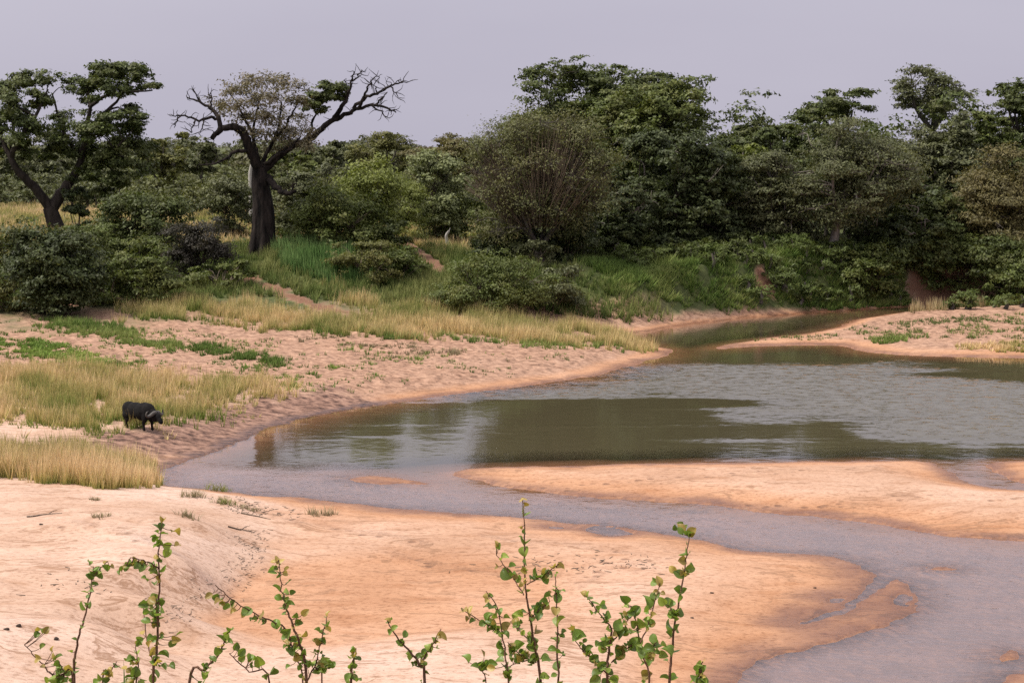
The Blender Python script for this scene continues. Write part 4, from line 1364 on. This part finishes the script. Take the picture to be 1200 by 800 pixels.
# single tufts on the near sand
TUFTS = [('dry grass tuft on the sand beside the channel, rightmost', 378, 603, .55, 'dry'), ('grey-green tuft on the sand near the tall clump end', 226, 582, .5, 'dry'), ('green tuft on the sand crest beside the channel', 258, 575, .5, 'dull'),
         ('low tuft on the sand crest between two others', 262, 590, .42, 'dull'), ('small tuft at the head of the sandy slope', 219, 606, .42, 'dry'), ('dry spriggy tuft low on the sand crest', 290, 597, .35, 'dry'),
         ('lone dry sprig on the pale sand', 117, 606, .3, 'dry'), ('tiny dry tuft on the pale sand near the tall clump', 112, 586, .25, 'dry')]
for q, (lab, px, py, s, mt) in enumerate(TUFTS):
    rng = np.random.default_rng(400 + q)
    b = hit(px, py)
    n_ = int(9 + s * 22)
    P = np.stack([rng.normal(size=n_) * s * .55, rng.normal(size=n_) * s * .5, np.zeros(n_)], 1)
    P[:, 2] = ground(P[:, 0] + b[0], P[:, 1] + b[1]) - b[2]
    V, F, A = blades(rng, P, 7, s * .75, .022, .9, .06)
    o = mesh_np('grass_tuft', V, F, GM[mt], attrs=A)
    o.location = b
    tag(o, lab, 'grass tuft', 'dry tufts on the near sand')

# ------------------------------------------------------------------ litter on the sand
M_DUNG = plain_mat('dung_dark', (.03, .022, .018), (.07, .05, .04), 12, .95, .03)
M_STICK = bark_mat('driftwood', (.10, .075, .055), (.24, .19, .15), 8)
STONES = [('small dark dung lump on the near sand, left edge', 8, 738, .09), ('dark dung lump right of the left-edge one', 22, 734, .11), ('dark dung lump beside the first leafy shoot', 66, 750, .10), ('dark lump in the left sand below the clump', 48, 615, .08),
          ('small dark lump on the right of the middle sand', 834, 696, .07), ('dark lump on the lower right sand', 811, 724, .06), ('dark lump on the sand spit', 955, 690, .06), ('dark lump near the meadow left edge', 8, 491, .16)]
for q, (lab, px, py, s) in enumerate(STONES):
    rng = np.random.default_rng(500 + q)
    b = hit(px, py)
    if b[2] < 0:
        b = on_level(px, py, -.02)
    u, v = np.meshgrid(np.linspace(0, 2 * math.pi, 11)[:-1], np.linspace(0, math.pi, 7))
    dv = np.stack([np.sin(v) * np.cos(u), np.sin(v) * np.sin(u), np.cos(v)], -1).reshape(-1, 3)
    rr = 1 + .18 * np.sin(dv[:, :1] * 4 + q) + .12 * np.cos(dv[:, 1:2] * 5 + q * 2)
    V = dv * rr * np.array((s * .85, s * .65, s * .42)) + np.array((0, 0, s * .22))
    i = np.arange(6)[:, None] * 10
    j = np.arange(10)[None]
    F = np.stack([i + j, i + 10 + j, i + 10 + (j + 1) % 10, i + (j + 1) % 10], -1).reshape(-1, 4)
    o = mesh_np('dung_lump' if q < 8 else 'stone', V, F, M_DUNG, smooth=True)
    o.location = b
    tag(o, lab, 'dung' if q < 8 else 'stone', 'dark lumps lying on the sand' if q < 8 else None)
STICKS = [('curved grey driftwood stick on the pale sand', 52, 604, 1.2, .1), ('dark stick at the crest edge beside the tufts', 300, 606, 1.4, -.4), ('thin stick lying at the foot of the sandy slope', 282, 622, 1.0, .5)]
for q, (lab, px, py, L_, a) in enumerate(STICKS):
    rng = np.random.default_rng(600 + q)
    b = hit(px, py)
    e = tag(empty('driftwood_stick', b), lab, 'driftwood', 'sticks on the near sand')
    T = Tubes()
    P = np.array([(t * L_ * math.cos(a), t * L_ * math.sin(a), 0) for t in np.linspace(-.5, .5, 6)]) + rng.normal(size=(6, 3)) * .05
    P[:, 2] = ground(P[:, 0] + b[0], P[:, 1] + b[1]) - b[2] + .03
    T.add(crom(P, 3), np.linspace(.035, .012, 16), 6)
    T.build('stem', M_STICK, e)
    T = Tubes()
    T.add([P[3], P[3] + np.array((.12, .1, .08)), P[3] + np.array((.3, .15, .12))], [.02, .015, .006], 5)
    T.build('side_twig', M_STICK, e)
# flood litter lines: uncountable crumbs of bark and twig
rng = np.random.default_rng(700)
T = Tubes()
LINE = [(300, 622), (296, 640), (292, 655), (276, 676), (255, 695), (225, 712), (195, 724)]
LW = crom([hit(a, b)[:2] for a, b in LINE], 6)
for q in range(240):
    k = LW[int(rng.integers(len(LW)))] + rng.normal(size=2) * np.array((.30, .35))
    a, L_ = rng.uniform(0, 3.14), rng.uniform(.05, .28)
    z = float(ground(*k)) + .012
    T.add([(k[0], k[1], z), (k[0] + math.cos(a) * L_, k[1] + math.sin(a) * L_, z + .02)], [.012, .006], 4)
for cx, cy, sx, sy, num in [(290, 600, 40, 8, 110), (700, 660, 90, 10, 90), (100, 735, 60, 12, 24), (1080, 385, 100, 12, 120), (480, 430, 160, 18, 160)]:
    for q in range(num):
        px, py = cx + rng.normal() * sx * .6, cy + rng.normal() * sy * .6
        k = on_level(px, py, .4)
        z = float(ground(k[0], k[1]))
        if z < .06:
            continue
        a, L_ = rng.uniform(0, 3.14), rng.uniform(.06, .30)
        T.add([(k[0], k[1], z + .008), (k[0] + math.cos(a) * L_, k[1] + math.sin(a) * L_, z + .03)], [.016, .007], 4)
o = T.build('flood_litter', M_STICK)
tag(o, 'twig and bark crumbs left in lines by floods', 'litter', kind='stuff')

# ------------------------------------------------------------------ buffalo
M_HIDE = plain_mat('buffalo_hide', (.004, .0036, .0036), (.011, .0095, .009), 6, .92, .02)
M_HORN = plain_mat('horn', (.05, .045, .04), (.13, .12, .105), 9, .45, .01)
M_EYE = plain_mat('eye', (.004, .003, .003), (.008, .006, .005), 9, .15, .0)


def ball(c, r, nu=14, nv=9, tilt=0.0):
    u, v = np.meshgrid(np.arange(nu) * 2 * math.pi / nu, np.linspace(0, math.pi, nv))
    d = np.stack([np.sin(v) * np.cos(u), np.sin(v) * np.sin(u), np.cos(v)], -1).reshape(-1, 3) * np.array(r)
    ct, st_ = math.cos(tilt), math.sin(tilt)
    d = np.stack([d[:, 0] * ct + d[:, 2] * st_, d[:, 1], -d[:, 0] * st_ + d[:, 2] * ct], 1)
    i = np.arange(nv - 1)[:, None] * nu
    j = np.arange(nu)[None]
    F = np.stack([i + j, i + nu + j, i + nu + (j + 1) % nu, i + (j + 1) % nu], -1).reshape(-1, 4)
    return d + np.array(c), F


def build_buffalo(loc_, rz):
    e = tag(empty('buffalo', loc_, rz), 'black buffalo with curled horns standing in the golden grass', 'buffalo')
    e.scale = (.9, .9, .9)
    V, F, n0 = [], [], 0

    def put(v, f):
        nonlocal n0
        V.append(v)
        F.append(f + n0)
        n0 += len(v)
    for c, r, t in [((-.95, 0, 1.12), (.50, .36, .40), .1), ((-.45, 0, 1.04), (.66, .44, .47), 0), ((.12, 0, 1.02), (.62, .45, .50), 0), ((.55, 0, 1.08), (.44, .38, .46), .2),
                    ((.50, 0, 1.32), (.50, .20, .22), .22), ((-.75, 0, 1.28), (.55, .22, .18), -.05), ((.92, 0, .96), (.42, .25, .30), .55), ((1.08, 0, .76), (.24, .16, .24), .3),
                    ((1.28, 0, .86), (.28, .185, .20), .6), ((1.45, 0, .69), (.26, .14, .155), .78), ((1.57, 0, .56), (.13, .125, .115), .6),
                    ((-1.0, .17, .85), (.30, .19, .38), -.1), ((-1.0, -.17, .85), (.30, .19, .38), -.1), ((.52, .22, .80), (.21, .16, .36), 0), ((.52, -.22, .80), (.21, .16, .36), 0)]:
        put(*ball(c, r, tilt=t))

    def limb(P, R):
        T = Tubes()
        T.add(crom(P, 4), np.interp(np.linspace(0, len(R) - 1, (len(P) - 1) * 4 + 1), np.arange(len(R)), R), 9)
        put(T.V[0], T.F[0])
        for pt, r_ in ((P[0], R[0]), (P[-1], R[-1])):
            put(*ball(pt, (r_, r_, r_)))
    for s, off in ((1, .10), (-1, -.08)):
        limb([(.52, .23 * s, .75), (.50 + off, .22 * s, .47), (.50 + off * .9, .22 * s, .24), (.53 + off, .22 * s, .07)], [.155, .095, .07, .085])
        limb([(-.98, .22 * s, .80), (-.90 - off, .22 * s, .62), (-1.10 - off, .22 * s, .42), (-1.05 - off, .22 * s, .22), (-1.00 - off, .22 * s, .07)], [.23, .16, .09, .072, .085])
        limb([(1.16, .15 * s, .88), (1.12, .30 * s, .82), (1.08, .42 * s, .72)], [.05, .06, .03])     # ears
    o = mesh_np('body', np.vstack(V), np.vstack(F), M_HIDE, e, True)
    md = o.modifiers.new('skin', 'REMESH')
    md.mode = 'VOXEL'
    md.voxel_size = .032
    md2 = o.modifiers.new('smooth', 'SMOOTH')
    md2.iterations = 5
    md2.factor = .6
    bpy.context.view_layer.update()
    me = bpy.data.meshes.new_from_object(o.evaluated_get(bpy.context.evaluated_depsgraph_get()))
    o.modifiers.clear()
    o.data = me
    if not me.materials:
        me.materials.append(M_HIDE)
    me.polygons.foreach_set('use_smooth', np.ones(len(me.polygons), bool))
    for s in (1, -1):
        T = Tubes()
        P = crom([(1.20, .02 * s, 1.05), (1.19, .16 * s, 1.05), (1.13, .34 * s, .94), (1.08, .50 * s, .88), (1.06, .60 * s, .96), (1.10, .58 * s, 1.12), (1.15, .50 * s, 1.19)], 4)
        T.add(P, np.interp(np.linspace(0, 1, len(P)), [0, .2, .5, .8, 1], [.115, .11, .075, .045, .012]), 9)
        T.build('horn', M_HORN, e)
        v, f = ball((1.36, .125 * s, .83), (.032, .022, .028), 10, 7)
        mesh_np('eye', v, f, M_EYE, e, True)
    T = Tubes()
    P = crom([(-1.36, 0, 1.20), (-1.47, .01, 1.02), (-1.48, .03, .78), (-1.46, .03, .56), (-1.45, .02, .44)], 4)
    T.add(P, np.interp(np.linspace(0, 1, len(P)), [0, .5, .72, .85, 1], [.045, .026, .03, .055, .01]), 7)
    T.build('tail', M_HIDE, e)


build_buffalo(BUF, math.radians(-38))

# ------------------------------------------------------------------ leafy shoots on the bluff edge in front of the viewer
def young_leaf(name, mat, cup, foldv):
    m_, n_ = 9, 4
    t = np.linspace(0, 1, m_)
    wv = np.sin(np.pi * np.clip(t, 0, 1) ** .85) ** .62 * .48
    wv[0] = wv[-1] = .0
    V, F = [], []
    for i in range(m_):
        for j in (-1, -.5, 0, .5, 1):
            x = wv[i] * j
            V.append((t[i] - .02, x, foldv * abs(x) - cup * (t[i] - .5) ** 2 + .03 * math.sin(9 * t[i]) * j))
    for i in range(m_ - 1):
        for j in range(4):
            a = i * 5 + j
            F.append((a, a + 1, a + 6, a + 5))
    return mesh_np(name, V, np.array(F), mat, smooth=True, link=False)


def fg_leaf_mat(name, col, edge, trans=.35):
    m, n, l, p, out = new_mat(name)
    info = n.new('ShaderNodeObjectInfo')
    tc = n.new('ShaderNodeTexCoord').outputs['Generated']
    nz = noise_n(n, l, 3.0, 3, tc)
    c = mixc(n, l, nz, col, edge)
    k = math_n(n, l, 'ADD', math_n(n, l, 'MULTIPLY', info.outputs['Random'], .7), .65)
    c = mixc(n, l, 1.0, c, k, 'MULTIPLY')
    l.new(c, p.inputs['Base Color'])
    p.inputs['Roughness'].default_value = .42
    p.inputs['Specular IOR Level'].default_value = .35
    tr = n.new('ShaderNodeBsdfTranslucent')
    l.new(mixc(n, l, 1.0, c, (1.3, 1.35, .6), 'MULTIPLY'), tr.inputs['Color'])
    ms = n.new('ShaderNodeMixShader')
    ms.inputs['Fac'].default_value = trans
    l.new(p.outputs['BSDF'], ms.inputs[1])
    l.new(tr.outputs['BSDF'], ms.inputs[2])
    l.new(ms.outputs['Shader'], out.inputs['Surface'])
    return m


FLM = {'g': fg_leaf_mat('shoot_leaf_green', (.115, .185, .03), (.20, .27, .06)), 'l': fg_leaf_mat('shoot_leaf_fresh', (.20, .27, .04), (.28, .33, .08)), 'y': fg_leaf_mat('shoot_leaf_bronze', (.36, .25, .06), (.42, .33, .11))}
LEAVES = {k: [young_leaf('leaf', m, c_, f_) for c_, f_ in ((.25, .45), (.5, .9), (.2, .3), (.8, .6))] for k, m in FLM.items()}
M_SHOOT = bark_mat('shoot_bark', (.11, .055, .035), (.26, .14, .09), 40)

CA = lambda x, y: (x * .3, 560 + y * .3)
CB = lambda x, y: (230 + x * .25833, 600 + y * .25833)
CC = lambda x, y: (520 + x * .3, 560 + y * .3)
SHOOTS = [
    ('slender leafy shoot nearest the left picture edge', CA, 5.2,
     [[(290, 800), (295, 690), (315, 590), (345, 480), (360, 400), (365, 345)], [(362, 385), (395, 350), (420, 325)], [(215, 830), (180, 745), (150, 712), (95, 650)], [(285, 800), (250, 760), (232, 715)]],
     'g372,352,34 g340,335,24 y420,322,24 g350,382,30 g362,430,34 l325,450,30 g345,460,24 g292,628,26 g182,750,42 y152,695,32 y125,652,30 y95,640,26 g232,710,44 g285,745,32 g240,780,42 g265,772,34 g215,785,30 l300,700,18'),
    ('tallest leafy shoot on the left with bronze tip leaves', CA, 5.0,
     [[(600, 800), (610, 700), (618, 560), (622, 440), (620, 330), (625, 240), (635, 160)], [(620, 350), (570, 325), (510, 310)], [(600, 720), (575, 640), (560, 500)], [(530, 830), (540, 740), (530, 650)], [(400, 830), (430, 755), (455, 715)], [(615, 600), (610, 470)]],
     'y640,160,32 g602,190,28 g632,192,36 y685,212,50 g645,215,30 g617,258,36 l652,262,34 y690,265,28 l648,296,38 y520,312,30 g558,320,30 g595,330,28 g636,350,40 g567,390,34 l600,372,32 y622,405,34 g598,415,28 g650,495,44 g560,497,40 g590,532,38 g548,530,32 g608,570,38 g635,615,44 y690,630,36 g580,660,42 g640,690,46 l672,650,34 g600,770,46 g640,730,38 l520,680,36 g548,725,42 y500,720,34 y530,640,30 g490,785,44 l550,690,30 g430,765,38 g462,720,36 g392,780,34 l575,770,36 g665,745,30 l700,610,26'),
    ('short leaning shoot with one bright round leaf at its tip', CA, 4.7, [[(735, 830), (800, 745), (860, 680), (890, 600)]], 'l890,602,52 g902,636,36 g852,670,34 g825,708,40 g795,735,38 g740,770,38 g905,590,30'),
    ('branching leafy shoot left of centre with a long left arm', CB, 4.9,
     [[(505, 800), (470, 600), (440, 520), (410, 440), (390, 350), (375, 215)], [(430, 590), (400, 520), (330, 490), (250, 450), (170, 400), (85, 328)], [(500, 770), (540, 680), (565, 590), (590, 480)], [(485, 800), (455, 670), (420, 590)], [(340, 800), (240, 720), (150, 640)], [(570, 800), (565, 720), (560, 690)]],
     'y372,222,44 y345,228,34 g345,258,42 g377,275,40 y400,285,30 g420,315,36 g362,345,40 l398,362,40 g370,385,34 g437,368,28 l405,400,40 g432,412,40 g390,440,38 g452,462,38 g370,490,52 y495,452,40 l470,490,44 g420,527,56 g465,500,40 y490,545,44 g440,617,54 g492,632,38 y90,330,40 y130,357,46 g185,382,46 g245,422,54 y303,440,42 g295,472,42 y592,475,34 g545,545,38 y592,550,40 g553,600,56 l540,640,50 g570,645,30 l575,680,34 g510,690,36 g540,690,30 g572,762,46 g400,560,30 g430,685,30 g160,642,36 g195,655,44 g225,692,44 l270,705,54 g335,746,50 g390,764,34 g245,690,34 g540,760,36'),
    ('tiny leafy shoot tip between the branching shoot and the forked one', CB, 4.6, [[(700, 810), (710, 690), (725, 615)]], 'g710,690,54 y705,642,32 y725,630,48 g690,745,44 g740,742,36 g712,740,36'),
    ('bare forked shoot with few leaves at the centre left', CB, 4.8, [[(1040, 810), (1010, 690), (960, 620), (900, 550), (865, 490)], [(1012, 690), (1060, 620), (1110, 530)]],
     'y868,490,38 l900,520,40 g880,542,36 g945,557,34 g925,590,40 g1010,655,46 g1036,630,40 l1055,590,46 y1120,515,46 g990,692,34 g1035,685,30 g1045,730,30 y1105,505,26'),
    ('tall leafy shoot at centre, highest of all', CC, 5.3,
     [[(380, 830), (355, 650), (335, 520), (320, 430), (315, 300), (315, 180), (308, 75)], [(325, 415), (395, 375), (450, 335)], [(312, 455), (270, 390), (205, 300)], [(255, 830), (235, 660), (210, 510), (165, 440)], [(215, 590), (150, 560), (75, 515)], [(445, 830), (445, 600), (440, 450), (435, 375)], [(335, 545), (415, 480)], [(345, 640), (260, 560)], [(362, 720), (300, 690), (250, 640)], [(165, 830), (150, 740)], [(355, 700), (285, 720), (245, 740)]],
     'y308,78,34 y315,100,32 g315,143,46 y300,190,20 g318,207,26 g318,249,38 g315,322,28 y312,358,30 g363,368,44 g322,440,32 y395,355,26 y425,332,36 y455,340,34 y202,292,34 g215,302,32 l235,335,40 g268,367,34 g247,397,48 y205,375,30 g290,410,36 y165,440,32 g186,472,40 g216,492,34 l180,545,44 g240,580,48 g222,625,44 g232,652,42 y75,520,30 y95,547,30 y105,505,32 g150,562,34 g177,540,40 l250,515,44 l292,530,46 g285,602,34 g342,555,36 y362,600,38 g300,655,46 g345,662,44 g400,665,46 g350,716,50 g395,705,44 y290,706,34 g270,685,34 g438,385,40 g440,432,46 l452,522,46 y415,460,38 g430,595,44 g452,640,44 g418,632,44 g465,570,34 g80,750,46 g122,777,52 y150,727,34 y185,714,32 g190,768,38 g462,788,50 g400,775,36 l490,770,34 g310,520,30 g340,510,28 g370,790,40 g255,735,34'),
    ('bushy leafy shoots right of centre, massed in front of the wet sand', CC, 5.0,
     [[(640, 830), (640, 700), (655, 600), (620, 545), (550, 455)], [(650, 640), (700, 590), (725, 545)], [(655, 720), (700, 680), (735, 650)], [(635, 760), (590, 715), (545, 675), (500, 610)], [(805, 830), (780, 700), (750, 560), (735, 500)], [(770, 640), (800, 560), (845, 410)], [(785, 700), (830, 640)]],
     'l560,460,44 y545,450,30 g595,492,40 g622,500,46 g640,542,60 g680,570,44 l640,580,40 g640,620,40 g605,650,46 g535,652,56 y500,612,42 g685,672,46 g590,715,44 g600,762,46 l590,785,56 g640,742,40 g670,715,34 g620,650,50 g710,492,44 l715,527,40 g758,543,50 g712,612,52 l775,602,48 g790,642,58 g745,652,46 g780,682,58 g822,622,48 l850,660,50 g795,490,56 g830,468,44 y842,412,46 y820,535,30 l800,560,40 l740,620,44 g810,590,44 l850,630,40 g765,660,44 g575,685,30 y560,690,30 l655,690,26 g740,675,36 l665,785,40'),
    ('straight tall shoot rightmost of the tall ones', CC, 5.5, [[(880, 830), (890, 680), (905, 560), (930, 420), (945, 320), (960, 220)], [(960, 225), (935, 200)], [(935, 385), (965, 360)], [(905, 540), (880, 495)]],
     'y930,196,40 y970,207,42 g940,285,46 g957,290,30 y892,352,38 g915,370,48 l965,355,40 g915,437,50 g942,440,30 g880,492,46 l855,482,44 g925,527,42 g885,577,50 g912,580,42 g870,672,48 g900,678,46 g900,782,36 g860,775,34 l890,660,36'),
    ('small shoot tip alone at the right of the others', CC, 4.7, [[(1000, 830), (1000, 760), (1012, 715)]], 'g1000,746,52 y1015,720,40 g985,776,40 g1017,780,40 l998,722,30'),
]
rngf = np.random.default_rng(808)
for si, (lab, tf, D0, stems, leaves) in enumerate(SHOOTS):
    P0 = at(*tf(*stems[0][0]), D0)
    gz = float(ground(P0[0], P0[1]))
    base = np.array((P0[0], P0[1], gz))
    e = tag(empty('leafy_shoot', base), lab, 'sapling', 'leafy shoots on the bluff edge')
    allp = []
    for k, st_ in enumerate(stems):
        off = rngf.uniform(-.16, .16) if k else 0.0
        n_ = len(st_)
        P = []
        for i, q in enumerate(st_):
            joined = k > 0 and st_[0][1] < 800
            f_ = i / (n_ - 1) if joined else 1.0
            P.append(at(*tf(*q), D0 + off * f_) - base)
        if not (k > 0 and st_[0][1] < 800):
            P = [np.array((P[0][0] * .9 + (P[0][0] - P[1][0]) * .3, P[0][1] * .9, -.05))] + P
        W_ = crom(P, 5)
        ln = np.sum(np.linalg.norm(np.diff(W_, axis=0), axis=1))
        r0 = (.0040 if k == 0 else .0030) * min(1.15, .55 + ln * .8)
        W_[1:-1] += rngf.normal(size=W_[1:-1].shape) * .0012
        T = Tubes()
        T.add(W_, np.linspace(r0, .0011, len(W_)), 6)
        T.build('stem', M_SHOOT, e)
        allp += list(W_)
    allp = np.array(allp)
    mpp = D0 / FPX
    sc_px = tf(1, 0)[0] - tf(0, 0)[0]
    pet = Tubes()
    toks = leaves.split()
    for q in range(int(len(toks) * 2.4)):                  # the small new leaves between the large ones
        st_ = stems[int(rngf.integers(len(stems)))]
        i = int(rngf.integers(len(st_) - 1))
        f_ = rngf.random()
        toks.append('%s%.0f,%.0f,%.0f' % (rngf.choice(list('gggly')), st_[i][0] * (1 - f_) + st_[i + 1][0] * f_ + rngf.normal() * 13, st_[i][1] * (1 - f_) + st_[i + 1][1] * f_ + rngf.normal() * 6, rngf.uniform(18, 42)))
    for tok in toks:
        kind, (lx, ly, sz) = tok[0], [float(v) for v in tok[1:].split(',')]
        c = at(*tf(lx, ly), D0) - base
        # nearest stem point as seen, leaf sits at that depth
        dd = (allp[:, 0] - c[0]) ** 2 + (allp[:, 2] - c[2]) ** 2
        k = int(np.argmin(dd))
        root = allp[k]
        dep = root[1] + rngf.uniform(-.02, .02)
        c = c * np.array((1, 0, 1)) + np.array((0, dep, 0))
        L_ = sz * sc_px * mpp * rngf.uniform(.9, 1.25)
        a = c - root
        if np.linalg.norm(a) < .004:
            a = np.array((rngf.choice((-1, 1)) * .6, 0, 1.0))
        a = unit(unit(a) + rngf.normal(size=3) * np.array((.25, .45, .25)) + np.array((0, 0, .25)))
        nz_ = unit(np.array((rngf.normal() * .6, -.6 + rngf.normal() * .6, .7 + rngf.normal() * .5)))
        nz_ = unit(nz_ - a * np.dot(nz_, a))
        b_ = np.cross(nz_, a)
        M = Matrix(((a[0], b_[0], nz_[0]), (a[1], b_[1], nz_[1]), (a[2], b_[2], nz_[2])))
        o = bpy.data.objects.new('leaf', LEAVES[kind][int(rngf.integers(4))])
        COL.objects.link(o)
        o.parent = e
        st0 = c - a * L_ * .5
        o.matrix_local = Matrix.Translation(Vector(st0)) @ M.to_4x4() @ Matrix.Diagonal((L_, L_ * rngf.uniform(.7, .98), L_, 1))
        pet.add([root, (root + st0) / 2 + np.array((0, 0, -.002)), st0 + a * L_ * .05], [.0011, .0009, .0008], 4)
    pet.build('leaf_stalks', M_SHOOT, e)['kind'] = 'stuff'
